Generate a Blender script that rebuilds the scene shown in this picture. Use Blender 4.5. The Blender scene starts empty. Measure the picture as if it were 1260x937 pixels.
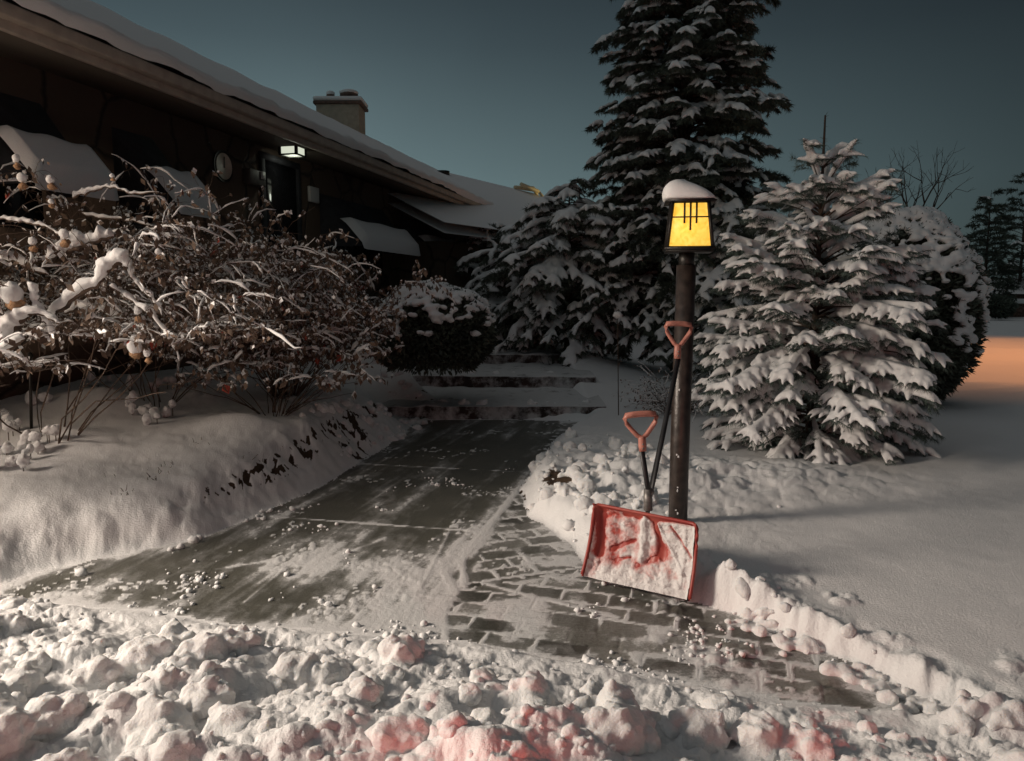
import bpy, math, random
import numpy as np
from mathutils import Vector, Matrix
random.seed(7); RNG = np.random.default_rng(7)
R = math.radians
sc = bpy.context.scene
COL = sc.collection

# ------------------------------------------------------------------ camera
PITCH = math.atan(108.5 / 910.0); CAMZ = 1.55
cd = bpy.data.cameras.new('camera'); cam = bpy.data.objects.new('camera', cd); COL.objects.link(cam)
cam.location = (0, 0, CAMZ); cam.rotation_euler = (math.pi / 2 - PITCH, 0, 0)
cd.sensor_width = 36; cd.lens = 26.0; cd.clip_end = 2000; cd.clip_start = 0.05
sc.camera = cam
FW = Vector((0, math.cos(PITCH), -math.sin(PITCH))); UPV = Vector((0, math.sin(PITCH), math.cos(PITCH)))
def ray(u, v): return FW + Vector((1, 0, 0)) * ((u - 630) / 910) - UPV * ((v - 468.5) / 910)
def PZ(u, v, z=0.0):
    r = ray(u, v); return Vector((0, 0, CAMZ)) + r * ((z - CAMZ) / r.z)
def PY(u, v, Y):
    r = ray(u, v); return Vector((0, 0, CAMZ)) + r * (Y / r.y)

# ------------------------------------------------------------------ objects
def tag(o, label=None, cat=None, group=None, kind=None):
    if label: o['label'] = label
    if cat: o['category'] = cat
    if group: o['group'] = group
    if kind: o['kind'] = kind
    return o
def empty(name, loc, label, cat, group=None):
    o = bpy.data.objects.new(name, None); COL.objects.link(o); o.location = loc
    o.empty_display_size = .1
    return tag(o, label, cat, group)
def link(name, me, mat=None, parent=None, smooth=True):
    o = bpy.data.objects.new(name, me); COL.objects.link(o)
    if mat: me.materials.append(mat)
    if smooth: me.polygons.foreach_set('use_smooth', np.ones(len(me.polygons), dtype=bool))
    if parent:
        o.parent = parent; o.matrix_parent_inverse = Matrix.Translation(-Vector(parent.location)) if True else None
    return o
class MB:
    def __init__(s): s.v = []; s.f = []; s.n = 0
    def add(s, verts, faces):
        verts = np.asarray(verts, dtype=float).reshape(-1, 3)
        s.v.append(verts)
        for f in faces: s.f.append([i + s.n for i in f])
        s.n += len(verts)
    def box(s, lo, hi, M=None):
        x0, y0, z0 = lo; x1, y1, z1 = hi
        v = [(x0,y0,z0),(x1,y0,z0),(x1,y1,z0),(x0,y1,z0),(x0,y0,z1),(x1,y0,z1),(x1,y1,z1),(x0,y1,z1)]
        if M: v = [tuple(M(*p)) for p in v]
        s.add(v, [(0,3,2,1),(4,5,6,7),(0,1,5,4),(1,2,6,5),(2,3,7,6),(3,0,4,7)])
    def tube(s, pts, rad, sides=6, flat=1.0, closed=False, cap=True):
        P = np.asarray([tuple(p) for p in pts], dtype=float); n = len(P)
        rad = np.broadcast_to(np.asarray(rad, dtype=float), (n,))
        if closed: T = np.roll(P, -1, 0) - np.roll(P, 1, 0)
        else: T = np.gradient(P, axis=0)
        T /= np.linalg.norm(T, axis=1)[:, None] + 1e-9
        up = np.array([0, 0, 1.0]); A = np.cross(T, up)
        bad = np.linalg.norm(A, axis=1) < .15
        A[bad] = np.cross(T[bad], np.array([0.05, 1.0, 0]))
        A /= np.linalg.norm(A, axis=1)[:, None] + 1e-9
        B = np.cross(A, T)
        a = np.arange(sides) / sides * 2 * math.pi
        ca, sa = np.cos(a), np.sin(a)
        sb = np.where(sa < 0, sa * flat, sa)
        V = P[:, None, :] + rad[:, None, None] * (A[:, None, :] * ca[None, :, None] + B[:, None, :] * sb[None, :, None])
        F = []
        m = n if closed else n - 1
        for i in range(m):
            j = (i + 1) % n
            for k in range(sides):
                l = (k + 1) % sides
                F.append((i*sides+k, i*sides+l, j*sides+l, j*sides+k))
        if cap and not closed:
            F.append(tuple(range(sides))[::-1]); F.append(tuple((n-1)*sides + k for k in range(sides)))
        s.add(V.reshape(-1, 3), F)
    def blob(s, c, r, seg=8, rings=6, rough=.12):
        r = np.broadcast_to(np.asarray(r, dtype=float), (3,))
        V = [(0, 0, -1)]
        for i in range(1, rings):
            th = -math.pi/2 + math.pi*i/rings
            for k in range(seg):
                a = 2*math.pi*k/seg; V.append((math.cos(th)*math.cos(a), math.cos(th)*math.sin(a), math.sin(th)))
        V.append((0, 0, 1)); V = np.array(V)
        V *= (1 + rough * RNG.standard_normal(len(V)))[:, None]
        F = []
        for k in range(seg): F.append((0, 1+(k+1) % seg, 1+k))
        for i in range(rings-2):
            for k in range(seg):
                a = 1+i*seg+k; b = 1+i*seg+(k+1) % seg; F.append((a, b, b+seg, a+seg))
        t = len(V)-1; o = 1+(rings-2)*seg
        for k in range(seg): F.append((t, o+k, o+(k+1) % seg))
        s.add(V*r+np.asarray(c), F)
    def mesh(s, name):
        me = bpy.data.meshes.new(name)
        if not s.v:
            return me
        V = np.concatenate(s.v); me.vertices.add(len(V)); me.vertices.foreach_set('co', V.ravel())
        L = np.array([len(f) for f in s.f]); tot = int(L.sum())
        me.loops.add(tot); me.loops.foreach_set('vertex_index', np.concatenate([np.asarray(f) for f in s.f]).astype(np.int32))
        me.polygons.add(len(L)); st = np.concatenate([[0], np.cumsum(L)[:-1]])
        me.polygons.foreach_set('loop_start', st.astype(np.int32)); me.polygons.foreach_set('loop_total', L.astype(np.int32))
        me.update(calc_edges=True); me.validate(); return me
    def build(s, name, mat, parent=None, smooth=True, bevel=0, remesh=0, smooth_it=0):
        o = link(name, s.mesh(name), mat, parent, smooth)
        if bevel:
            m = o.modifiers.new('b', 'BEVEL'); m.width = bevel; m.segments = 2; m.limit_method = 'ANGLE'
        if remesh:
            m = o.modifiers.new('r', 'REMESH'); m.mode = 'VOXEL'; m.voxel_size = remesh; m.use_smooth_shade = True
            if smooth_it:
                m = o.modifiers.new('s', 'SMOOTH'); m.factor = .6; m.iterations = smooth_it
            dg = bpy.context.evaluated_depsgraph_get()
            ne = bpy.data.meshes.new_from_object(o.evaluated_get(dg)); o.modifiers.clear(); o.data = ne
            if not ne.materials: ne.materials.append(mat)
            ne.polygons.foreach_set('use_smooth', np.ones(len(ne.polygons), dtype=bool))
        return o
class Needles:
    """many small triangles, fast"""
    def __init__(s): s.a = []
    def add(s, base, direc, L, w):
        # base (n,3) direc (n,3) unit
        side = np.cross(direc, RNG.standard_normal(direc.shape)); side /= np.linalg.norm(side, axis=1)[:, None]+1e-9
        L = np.broadcast_to(L, (len(base),))[:, None]; w = np.broadcast_to(w, (len(base),))[:, None]
        s.a.append(np.stack([base-side*w/2, base+side*w/2, base+direc*L], 1))
    def leaf(s, base, direc, L, w):
        side = np.cross(direc, RNG.standard_normal(direc.shape)); side /= np.linalg.norm(side, axis=1)[:, None]+1e-9
        L = np.broadcast_to(L, (len(base),))[:, None]; w = np.broadcast_to(w, (len(base),))[:, None]
        m = base+direc*L*.45
        s.a.append(np.stack([base, m+side*w/2, base+direc*L], 1)); s.a.append(np.stack([base, base+direc*L, m-side*w/2], 1))
    def build(s, name, mat, parent=None):
        T = np.concatenate(s.a).reshape(-1, 3); n = len(T)//3
        me = bpy.data.meshes.new(name); me.vertices.add(n*3); me.vertices.foreach_set('co', T.ravel())
        me.loops.add(n*3); me.loops.foreach_set('vertex_index', np.arange(n*3, dtype=np.int32))
        me.polygons.add(n); me.polygons.foreach_set('loop_start', np.arange(0, n*3, 3, dtype=np.int32)); me.polygons.foreach_set('loop_total', np.full(n, 3, dtype=np.int32))
        me.update(calc_edges=True)
        return link(name, me, mat, parent, False)

# ------------------------------------------------------------------ numpy noise
def _h(ix, iy, seed=0):
    n = (ix.astype(np.int64)*374761393 + iy.astype(np.int64)*668265263 + seed*1442695041) & 0xffffffff
    n = ((n ^ (n >> 13))*1274126177) & 0xffffffff
    n = (n ^ (n >> 16)) & 0xffffffff
    n = (n*2246822519) & 0xffffffff; n ^= n >> 15
    return (n & 0xffffff)/float(0xffffff)
def vnoise(x, y, seed=0):
    ix, iy = np.floor(x), np.floor(y); fx, fy = x-ix, y-iy
    fx = fx*fx*fx*(fx*(fx*6-15)+10); fy = fy*fy*fy*(fy*(fy*6-15)+10)
    a = _h(ix, iy, seed); b = _h(ix+1, iy, seed); c = _h(ix, iy+1, seed); d = _h(ix+1, iy+1, seed)
    return (a+(b-a)*fx)*(1-fy)+(c+(d-c)*fx)*fy
def fbm(x, y, o=4, seed=0):
    t = 0; a = .5; s = 0
    for i in range(o):
        t = t+a*vnoise(x, y, seed+i*17); s += a; a *= .5; x = x*2.03+11.3; y = y*2.03+5.7
    return t/s*2-1
def bulbs(x, y, seed=0, rmin=.45, rmax=.95):
    """cauliflower lumps: union of half spheres on a jittered grid, 0..~1"""
    ix, iy = np.floor(x), np.floor(y); best = np.zeros_like(x)
    for dx in (-1, 0, 1):
        for dy in (-1, 0, 1):
            cx, cy = ix+dx, iy+dy
            px = cx+_h(cx, cy, seed); py = cy+_h(cx, cy, seed+1)
            r = rmin+(rmax-rmin)*_h(cx, cy, seed+2)**1.5
            d2 = ((x-px)**2+(y-py)**2)/(r*r)
            best = np.maximum(best, np.sqrt(np.clip(1-d2, 0, 1))*r)
    return best
def sst(a, b, x):
    t = np.clip((x-a)/(b-a), 0, 1); return t*t*(3-2*t)

# ------------------------------------------------------------------ materials
MATS = {}
def mat(name, col, rough=.6, metal=0, bump=0, bscale=50, var=0, vscale=8, spec=.5, col2=None, stretch=None, sheen=0):
    m = bpy.data.materials.new(name); m.use_nodes = True; nt = m.node_tree; b = nt.nodes['Principled BSDF']
    b.inputs['Base Color'].default_value = (*col, 1); b.inputs['Roughness'].default_value = rough; b.inputs['Metallic'].default_value = metal
    b.inputs['Specular IOR Level'].default_value = spec
    tc = nt.nodes.new('ShaderNodeTexCoord'); src = tc.outputs['Object']
    if stretch:
        mp = nt.nodes.new('ShaderNodeMapping'); mp.inputs['Scale'].default_value = stretch; nt.links.new(src, mp.inputs[0]); src = mp.outputs[0]
    if var or col2:
        n = nt.nodes.new('ShaderNodeTexNoise'); n.inputs['Scale'].default_value = vscale; n.inputs['Detail'].default_value = 6
        nt.links.new(src, n.inputs['Vector'])
        r = nt.nodes.new('ShaderNodeValToRGB'); c2 = col2 or tuple(c*(1-var) for c in col)
        r.color_ramp.elements[0].position = .35; r.color_ramp.elements[1].position = .65
        r.color_ramp.elements[0].color = (*c2, 1); r.color_ramp.elements[1].color = (*(col if col2 else tuple(min(1, c*(1+var)) for c in col)), 1)
        nt.links.new(n.outputs['Fac'], r.inputs[0]); nt.links.new(r.outputs[0], b.inputs['Base Color'])
    if bump:
        n2 = nt.nodes.new('ShaderNodeTexNoise'); n2.inputs['Scale'].default_value = bscale; n2.inputs['Detail'].default_value = 5
        nt.links.new(src, n2.inputs['Vector'])
        bp = nt.nodes.new('ShaderNodeBump'); bp.inputs['Strength'].default_value = bump; bp.inputs['Distance'].default_value = .02
        nt.links.new(n2.outputs['Fac'], bp.inputs['Height']); nt.links.new(bp.outputs[0], b.inputs['Normal'])
    MATS[name] = m; return m
def emis(name, col, strength, tex=False):
    m = bpy.data.materials.new(name); m.use_nodes = True; nt = m.node_tree; b = nt.nodes['Principled BSDF']
    b.inputs['Base Color'].default_value = (*[c*.5 for c in col], 1); b.inputs['Emission Color'].default_value = (*col, 1); b.inputs['Emission Strength'].default_value = strength
    b.inputs['Roughness'].default_value = .4
    if tex:
        tc = nt.nodes.new('ShaderNodeTexCoord'); n = nt.nodes.new('ShaderNodeTexNoise'); n.inputs['Scale'].default_value = 22; n.inputs['Detail'].default_value = 7; n.inputs['Distortion'].default_value = 1.5
        nt.links.new(tc.outputs['Object'], n.inputs['Vector'])
        r = nt.nodes.new('ShaderNodeValToRGB'); r.color_ramp.elements[0].position = .3; r.color_ramp.elements[1].position = .7
        r.color_ramp.elements[0].color = (.95, .50, .05, 1); r.color_ramp.elements[1].color = (1, .82, .20, 1)
        nt.links.new(n.outputs['Fac'], r.inputs[0]); nt.links.new(r.outputs[0], b.inputs['Emission Color'])
    return m
SNOWC = (.80, .80, .80)
def snow_material(name, dirt=False, bump=.5, sparkle=True):
    m = bpy.data.materials.new(name); m.use_nodes = True; nt = m.node_tree; b = nt.nodes['Principled BSDF']
    b.inputs['Base Color'].default_value = (*SNOWC, 1); b.inputs['Roughness'].default_value = .7; b.inputs['Specular IOR Level'].default_value = .3
    geo = nt.nodes.new('ShaderNodeTexCoord')
    n1 = nt.nodes.new('ShaderNodeTexNoise'); n1.inputs['Scale'].default_value = 90; n1.inputs['Detail'].default_value = 6; n1.inputs['Roughness'].default_value = .65
    nt.links.new(geo.outputs['Object'], n1.inputs['Vector'])
    bp = nt.nodes.new('ShaderNodeBump'); bp.inputs['Strength'].default_value = bump; bp.inputs['Distance'].default_value = .012
    nt.links.new(n1.outputs['Fac'], bp.inputs['Height']); nt.links.new(bp.outputs[0], b.inputs['Normal'])
    if dirt:
        at = nt.nodes.new('ShaderNodeAttribute'); at.attribute_name = 'dirt'
        n2 = nt.nodes.new('ShaderNodeTexNoise'); n2.inputs['Scale'].default_value = 35; n2.inputs['Detail'].default_value = 5
        nt.links.new(geo.outputs['Object'], n2.inputs['Vector'])
        r2 = nt.nodes.new('ShaderNodeValToRGB'); r2.color_ramp.elements[0].color = (.012, .008, .006, 1); r2.color_ramp.elements[1].color = (.10, .06, .035, 1)
        nt.links.new(n2.outputs['Fac'], r2.inputs[0])
        ad = nt.nodes.new('ShaderNodeMath'); ad.operation = 'MULTIPLY_ADD'; ad.inputs[1].default_value = .7; nt.links.new(n2.outputs['Fac'], ad.inputs[0]); nt.links.new(at.outputs['Fac'], ad.inputs[2])
        rr = nt.nodes.new('ShaderNodeValToRGB'); rr.color_ramp.elements[0].position = .75; rr.color_ramp.elements[1].position = .85
        nt.links.new(ad.outputs[0], rr.inputs[0])
        mx = nt.nodes.new('ShaderNodeMixRGB'); mx.inputs[1].default_value = (*SNOWC, 1)
        nt.links.new(rr.outputs[0], mx.inputs[0]); nt.links.new(r2.outputs[0], mx.inputs[2]); nt.links.new(mx.outputs[0], b.inputs['Base Color'])
    return m
M_snow = snow_material('snow', bump=.35)
M_snowg = snow_material('snow_ground', dirt=True, bump=.6)
M_needle = mat('needles', (.065, .08, .06), .7, var=.5, vscale=3)
M_needle_b = mat('blue_needles', (.07, .10, .085), .7, var=.4, vscale=4)
M_bark = mat('bark', (.06, .04, .03), .9, bump=.6, bscale=40, var=.4)
M_twig = mat('twig', (.085, .055, .038), .8, var=.5, vscale=12)
M_leaf = mat('dry_leaf', (.20, .135, .095), .8, col2=(.07, .048, .035), vscale=14)
M_redleaf = mat('red_leaf', (.35, .05, .03), .7)
M_flower = mat('dry_flower', (.42, .25, .14), .9, bump=.8, bscale=90, var=.3, vscale=30)
M_stone = bpy.data.materials.new('stone_wall')

# stone wall: irregular flagstones with mortar joints
def stone_material(m, c1, c2, joint, scale, bump=.8):
    m.use_nodes = True; nt = m.node_tree; b = nt.nodes['Principled BSDF']; b.inputs['Roughness'].default_value = .85
    tc = nt.nodes.new('ShaderNodeTexCoord'); nz = nt.nodes.new('ShaderNodeTexNoise'); nz.inputs['Scale'].default_value = 2.2; nz.inputs['Detail'].default_value = 4
    nt.links.new(tc.outputs['Object'], nz.inputs['Vector'])
    mx = nt.nodes.new('ShaderNodeMixRGB'); mx.inputs[0].default_value = .22; nt.links.new(tc.outputs['Object'], mx.inputs[1]); nt.links.new(nz.outputs['Color'], mx.inputs[2])
    v = nt.nodes.new('ShaderNodeTexVoronoi'); v.feature = 'DISTANCE_TO_EDGE'; v.inputs['Scale'].default_value = scale; nt.links.new(mx.outputs[0], v.inputs['Vector'])
    v2 = nt.nodes.new('ShaderNodeTexVoronoi'); v2.inputs['Scale'].default_value = scale; nt.links.new(mx.outputs[0], v2.inputs['Vector'])
    r = nt.nodes.new('ShaderNodeValToRGB'); r.color_ramp.elements[0].position = .0; r.color_ramp.elements[1].position = .05
    nt.links.new(v.outputs['Distance'], r.inputs[0])
    cr = nt.nodes.new('ShaderNodeMixRGB'); cr.inputs[1].default_value = (*c1, 1); cr.inputs[2].default_value = (*c2, 1)
    sp = nt.nodes.new('ShaderNodeSeparateColor'); nt.links.new(v2.outputs['Color'], sp.inputs[0]); nt.links.new(sp.outputs[0], cr.inputs[0])
    fin = nt.nodes.new('ShaderNodeMixRGB'); fin.inputs[1].default_value = (*joint, 1)
    nt.links.new(r.outputs[0], fin.inputs[0]); nt.links.new(cr.outputs[0], fin.inputs[2]); nt.links.new(fin.outputs[0], b.inputs['Base Color'])
    n3 = nt.nodes.new('ShaderNodeTexNoise'); n3.inputs['Scale'].default_value = 18; nt.links.new(tc.outputs['Object'], n3.inputs['Vector'])
    ad = nt.nodes.new('ShaderNodeMath'); ad.operation = 'MULTIPLY_ADD'; ad.inputs[1].default_value = .35; nt.links.new(n3.outputs['Fac'], ad.inputs[0]); nt.links.new(r.outputs[0], ad.inputs[2])
    bp = nt.nodes.new('ShaderNodeBump'); bp.inputs['Strength'].default_value = bump; bp.inputs['Distance'].default_value = .03
    nt.links.new(ad.outputs[0], bp.inputs['Height']); nt.links.new(bp.outputs[0], b.inputs['Normal'])
stone_material(M_stone, (.060, .040, .028), (.085, .060, .042), (.016, .011, .008), 1.6, bump=.5)
M_trim = mat('trim', (.06, .048, .04), .6, var=.2)
M_fascia = mat('fascia_board', (.36, .31, .26), .6, var=.12, bump=.1)
M_soffit = mat('soffit', (.06, .05, .038), .7)
M_awn = mat('awning_fabric', (.022, .022, .026), .8, var=.3)
M_glass = mat('dark_glass', (.01, .01, .012), .1)
M_black = mat('black_metal', (.02, .018, .016), .45, metal=.4, bump=.1, bscale=60)
M_post = mat('post_paint', (.035, .026, .022), .4, bump=.15, bscale=30, var=.4, vscale=20)
M_red = mat('red_plastic', (.30, .030, .024), .45, col2=(.38, .08, .06), vscale=7, bump=.1)
M_grip = mat('faded_red_grip', (.42, .175, .135), .5, var=.15, vscale=30)
M_shaft = mat('shaft_metal', (.018, .018, .02), .45, metal=.2, var=.3)
M_cast = mat('grey_clamp', (.22, .21, .2), .5, metal=.5, var=.4, vscale=40)
M_stucco = mat('chimney_stucco', (.42, .36, .28), .9, bump=.3, var=.12)
M_brickd = mat('dark_brick', (.14, .08, .06), .9, var=.5, vscale=9, bump=.5, bscale=25)
M_pot = mat('clay_flue', (.14, .09, .07), .8, var=.3)

# ------------------------------------------------------------------ walkway polygon
pix = [(0,722),(60,702),(110,691),(240,666),(380,606),(500,536),(508,517),(620,517),(720,519),(690,535),(662,565),(640,602),(650,636),(700,668),(728,706),(860,742),(930,768),(1010,800),(1100,840),(1195,888),
       (1100,880),(1000,868),(900,850),(800,832),(700,812),(600,795),(500,783),(400,776),(300,768),(200,757),(60,741),(0,738),(-200,745),(-200,735)]
POLY = [PZ(u, v, 0) for u, v in pix]
PX = np.array([p.x for p in POLY]); PYY = np.array([p.y for p in POLY])
def sdist(x, y):
    d = np.full(x.shape, 1e9); ins = np.zeros(x.shape, dtype=bool); n = len(PX)
    for i in range(n):
        ax, ay, bx, by = PX[i], PYY[i], PX[(i+1) % n], PYY[(i+1) % n]
        ex, ey = bx-ax, by-ay; t = np.clip(((x-ax)*ex+(y-ay)*ey)/(ex*ex+ey*ey), 0, 1)
        d = np.minimum(d, (x-ax-t*ex)**2+(y-ay-t*ey)**2)
        c = ((ay > y) != (by > y)) & (x < (bx-ax)*(y-ay)/(by-ay+1e-12)+ax); ins ^= c
    d = np.sqrt(d); return np.where(ins, -d, d)
A0 = PZ(500, 536); B0 = PZ(240, 666); SL = (A0.x-B0.x)/(A0.y-B0.y)
def xleft(y): return A0.x+SL*(np.minimum(y, 9)-A0.y)-np.maximum(np.asarray(y)-9, 0)*.42
fa = PZ(200, 757); fb = PZ(1000, 868); FS = (fb.y-fa.y)/(fb.x-fa.x)
def yfront(x): return fa.y+FS*(x-fa.x)
RA = PZ(892, 712, .15); RB = PZ(1245, 872, .15)          # ridge of shovelled snow at the right
def seg_d(x, y, a, b):
    ex, ey = b.x-a.x, b.y-a.y; t = np.clip(((x-a.x)*ex+(y-a.y)*ey)/(ex*ex+ey*ey), 0, 1)
    return np.hypot(x-a.x-t*ex, y-a.y-t*ey), t
def gauss(x, y, p, rx, ry=None): ry = ry or rx; return np.exp(-((x-p.x)/rx)**2-((y-p.y)/ry)**2)
STEPY = PZ(615, 517).y
yx_ = PY(683, 440, 12.6).x
def terrain(x, y):
    """returns height, dirt, snow amount on paving, inside mask, front mask"""
    x = np.asarray(x, dtype=float); y = np.asarray(y, dtype=float)
    sd0 = sdist(x, y)
    near = sst(9, 6, y)
    sd = sd0+fbm(x*5, y*5, 4, 3)*.05*near
    s = np.maximum(sd, 0)+.05*fbm(x*2.3, y*2.3, 3, 12)*sst(0, .2, sd)
    s = np.maximum(s, 0)
    wl = sst(.15, -.15, x-xleft(y)-.05)*sst(-.1, .2, y-yfront(x)-.05)
    wf = sst(.1, -.25, y-yfront(x))
    wr = np.clip(1-wl-wf, 0, 1)
    # left bed
    crest = np.interp(y, [3.2, 4.2, 5, 6.2, 7.2, 8.2, 9.5, 12, 16], [.22, .25, .31, .40, .45, .48, .46, .45, .45])
    prof = 1-np.exp(-(s/(.11+.030*y+.5*sst(8.0, 9.6, y)))**1.7)
    hl = crest*prof*(1+.08*fbm(x*1.2, y*1.2, 2, 21))+.085*np.clip(s-.25, 0, 2.5)+.16*gauss(x, y, PZ(125, 515, .45), .38, .3)+.014*fbm(x*3, y*3, 3, 5)*sst(0, .3, s)+.005*fbm(x*14, y*14, 3, 9)+.03*fbm(x*.8+3, y*.8, 2, 25)*sst(0, .6, s)
    hl += .09*gauss(x, y, PZ(300, 515, .5), .32, .22)+.07*gauss(x, y, PZ(385, 508, .5), .25, .25)+.08*gauss(x, y, PZ(80, 540, .45), .25, .2)
    lowl = bulbs(x*7, y*7, 31)*.035*sst(.35, .0, s)*sst(0, .06, s)*sst(.3, .7, fbm(x*2, y*2, 2, 71)+.6)+.02*fbm(x*6, y*6, 4, 33)*sst(0, .1, s)*sst(.6, .2, s)
    hl += lowl
    hl += bulbs(x*9, y*9, 36, .3, .8)*.05*sst(.1, .35, fbm(x*1.6, y*1.6, 3, 77))*sst(6.2, 7.0, y)
    # front pile of thrown snow
    wx = x+.04*fbm(x*9, y*9, 3, 41); wy = y+.04*fbm(x*9+7, y*9, 3, 42)
    big = fbm(x*1.5+3, y*1.9, 3, 51)
    smoothz = sst(.15, .5, fbm(x*1.3+9, y*1.3, 2, 88))
    hf = .18*(1-np.exp(-(s/(.55+.3*sst(-.3, .8, x)))**1.6))*(1+.95*big+.35*fbm(x*4, y*4, 2, 53))+.012*fbm(x*8, y*8, 4, 52)*sst(0, .2, s)
    hf += sst(.0, .2, s)*(bulbs(wx*7, wy*7, 61, .3, .95)*.030+bulbs(wx*17, wy*17, 62, .3, .95)*.018+bulbs(wx*38, wy*38, 64, .3, .9)*.009)*(1-.6*smoothz)
    hf += .006*bulbs(x*30, y*30, 65)*sst(0, .06, s)
    # right side
    dr, tr = seg_d(x, y, RA, RB)
    plain = .10+.04*sst(3, 9, y)+.02*fbm(x*.7, y*.7, 3, 91)+.004*fbm(x*6, y*6, 3, 92)
    rough_m = np.clip(gauss(x, y, PZ(760, 590, .1), .75, 1.3)+gauss(x, y, PZ(930, 590, .1), 1.0, .55)*.8, 0, 1)
    hr = plain*sst(0, .22, s)
    hr += rough_m*sst(0, .15, s)*(.07+.05*fbm(x*3, y*3, 3, 69)+bulbs(wx*5, wy*5, 66, .3, .95)*.055+bulbs(wx*14, wy*14, 67, .3, .9)*.022)
    hr += rough_m*sst(.0, .3, s)*.012*fbm(x*25, y*25, 3, 68)
    hr += sst(.0, .1, s)*(.19*np.exp(-(dr/.12)**2)*(1+.30*fbm(x*6, y*6, 3, 93))+np.exp(-(dr/.18)**2)*(bulbs(wx*9, wy*9, 94)*.040+bulbs(wx*22, wy*22, 95)*.022+.012*fbm(x*30, y*30, 3, 98)))
    hr += sst(.28, .12, abs(dr-.33))*bulbs(x*16, y*16, 96, .2, .8)*.03*sst(.0, .4, fbm(x*5, y*5, 2, 97))
    hr += sst(8.6, 13, y)*.30*sst(3.2, 1.0, x)
    hr += .10*fbm(x*.55, y*.9, 4, 140)*sst(5.5, 7.5, x)+.22*gauss(x, y, Vector((yx_, 12.6, 0)), .8, .7)
    h = wl*hl+wf*hf+wr*hr
    stairs = sst(9.0, 9.15, y)*sst(-.0, .2, x-xleft(y)-.1)*sst(1.0, .7, x)*sst(15, 14, y)
    h = h*(1-stairs)
    # dirt showing on the left bank and beside the paver edge
    dn = .8*fbm(x*24, y*24, 5, 101)+.45*fbm(x*4, y*4, 3, 102)
    dirt = wl*sst(.05, .3, dn)*np.exp(-((s-np.interp(y, [4.5, 8], [.20, .36]))/.08)**2)*sst(4.6, 5.2, y)*1.05
    dirt = np.maximum(dirt, gauss(x, y, PZ(438, 517, .35), .16, .35)*wl*1.1*sst(-.3, .2, dn))
    dirt = np.maximum(dirt, wl*.9*gauss(x, y, PZ(330, 480, .6), 2, .1)*0)
    dirt = np.maximum(dirt, wr*gauss(x, y, PZ(688, 612, .02), .13, .22)*1.1)
    dirt = np.maximum(dirt, wr*sst(.05, .0, s)*sst(-.01, .01, sd)*sst(.0, .3, dn)*.8*sst(4, 4.6, y))
    dirt = np.maximum(dirt, sst(.35, .6, fbm(x*11, y*11, 3, 105))*sst(9, 9.5, y)*sst(13.5, 12.5, y)*sst(1.2, .8, abs(x+.4))*.9)
    h = h-np.clip(dirt, 0, 1)*.02
    # ---- thin snow on the paving (a real dusting, with joints swept full)
    ca, sa = .9734, .2287
    al = x*sa+y*ca; ac = x*ca-y*sa                       # along / across the path
    ins = sst(.02, -.05, sd)
    smear = fbm(ac*7, al*1.3, 4, 111); smear2 = fbm(ac*14+al*7, al*9-ac*5, 4, 112)
    patch = fbm(x*1.1+4, y*1.5+2, 3, 113)
    fine = fbm(x*28, y*28, 3, 114)
    amt = .36+.62*smear+.30*np.clip(fbm(ac*26, al*1.1, 3, 118), 0, 1)+.25*smear2+.30*patch+.15*fine
    amt += .06*sst(4.7, 3.7, y)*sst(-1.6, -.5, x)+.30*sst(-.14, 0, sd)*sst(.15, -.3, y-4.9)+.15*sst(-.06, 0, sd)
    amt += .45*gauss(x, y, PZ(420, 700), .55, .25)+.3*gauss(x, y, PZ(560, 760), .7, .25)
    amt -= .28*gauss(x, y, PZ(570, 560), .9, 1.5)+.25*gauss(x, y, PZ(300, 700), .7, .35)
    # joints
    def jl(p, q, w=.014, g=.9):
        d, t = seg_d(x, y, PZ(*p), PZ(*q)); return np.exp(-(d/w)**2)*g
    jit = .6+.6*vnoise(x*9, y*9, 120)
    J = jl((440,571),(640,581))+jl((335,636),(600,655))*1.2+jl((640,600),(568,690), .02)+jl((568,690),(572,722), .02)+jl((545,700),(560,730), .02)
    J += jl((515,700),(518,785), .02, .5)+jl((545,735),(548,790), .02, .45)+jl((400,692),(475,662), .016, .5)+jl((470,730),(565,737), .014, .5)+jl((230,706),(335,690), .014, .5)+jl((300,742),(350,700), .012, .45)+jl((560,640),(500,760), .012, .35)
    J += jl((640,605),(730,690), .022, .9)+jl((600,720),(760,760), .015, .8)
    p0 = PZ(640, 600); p1 = PZ(540, 770)
    side = (x-p0.x)*(p1.y-p0.y)-(y-p0.y)*(p1.x-p0.x)      # right of that line: pavers
    side = -side/math.hypot(p1.y-p0.y, p1.x-p0.x)
    pav = sst(-.02, .03, side)
    a2 = math.atan(FS)
    cx = x*math.cos(a2)+y*math.sin(a2); cy = -x*math.sin(a2)+y*math.cos(a2)
    bend = cy+.05*np.sin(cx*1.7)+.10*(cx-.6)*0
    l0 = PZ(572, 724); l1 = PZ(735, 698); ab = ((l1.x-l0.x)*(y-l0.y)-(l1.y-l0.y)*(x-l0.x)) > 0; rot = np.where(ab, .62, 0.0)                     # rows fan out towards the steps
    uu = cx*np.cos(rot)+cy*np.sin(rot); vv = bend*np.cos(rot)-cx*np.sin(rot)
    rowh = .145; row = np.floor(vv/rowh); fv = vv/rowh-row
    wcell = .235; cu = uu/wcell+.5*(row % 2)+.15*_h(row, row, 4); cell = np.floor(cu); fu = cu-cell
    de = np.minimum(np.minimum(fv, 1-fv)*rowh, np.minimum(fu, 1-fu)*wcell)
    jp = np.exp(-((de+.007*fine+.004*fbm(x*6, y*6, 2, 137))/.0095)**2)*.80*pav
    tone = _h(cell, row, 6)
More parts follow.
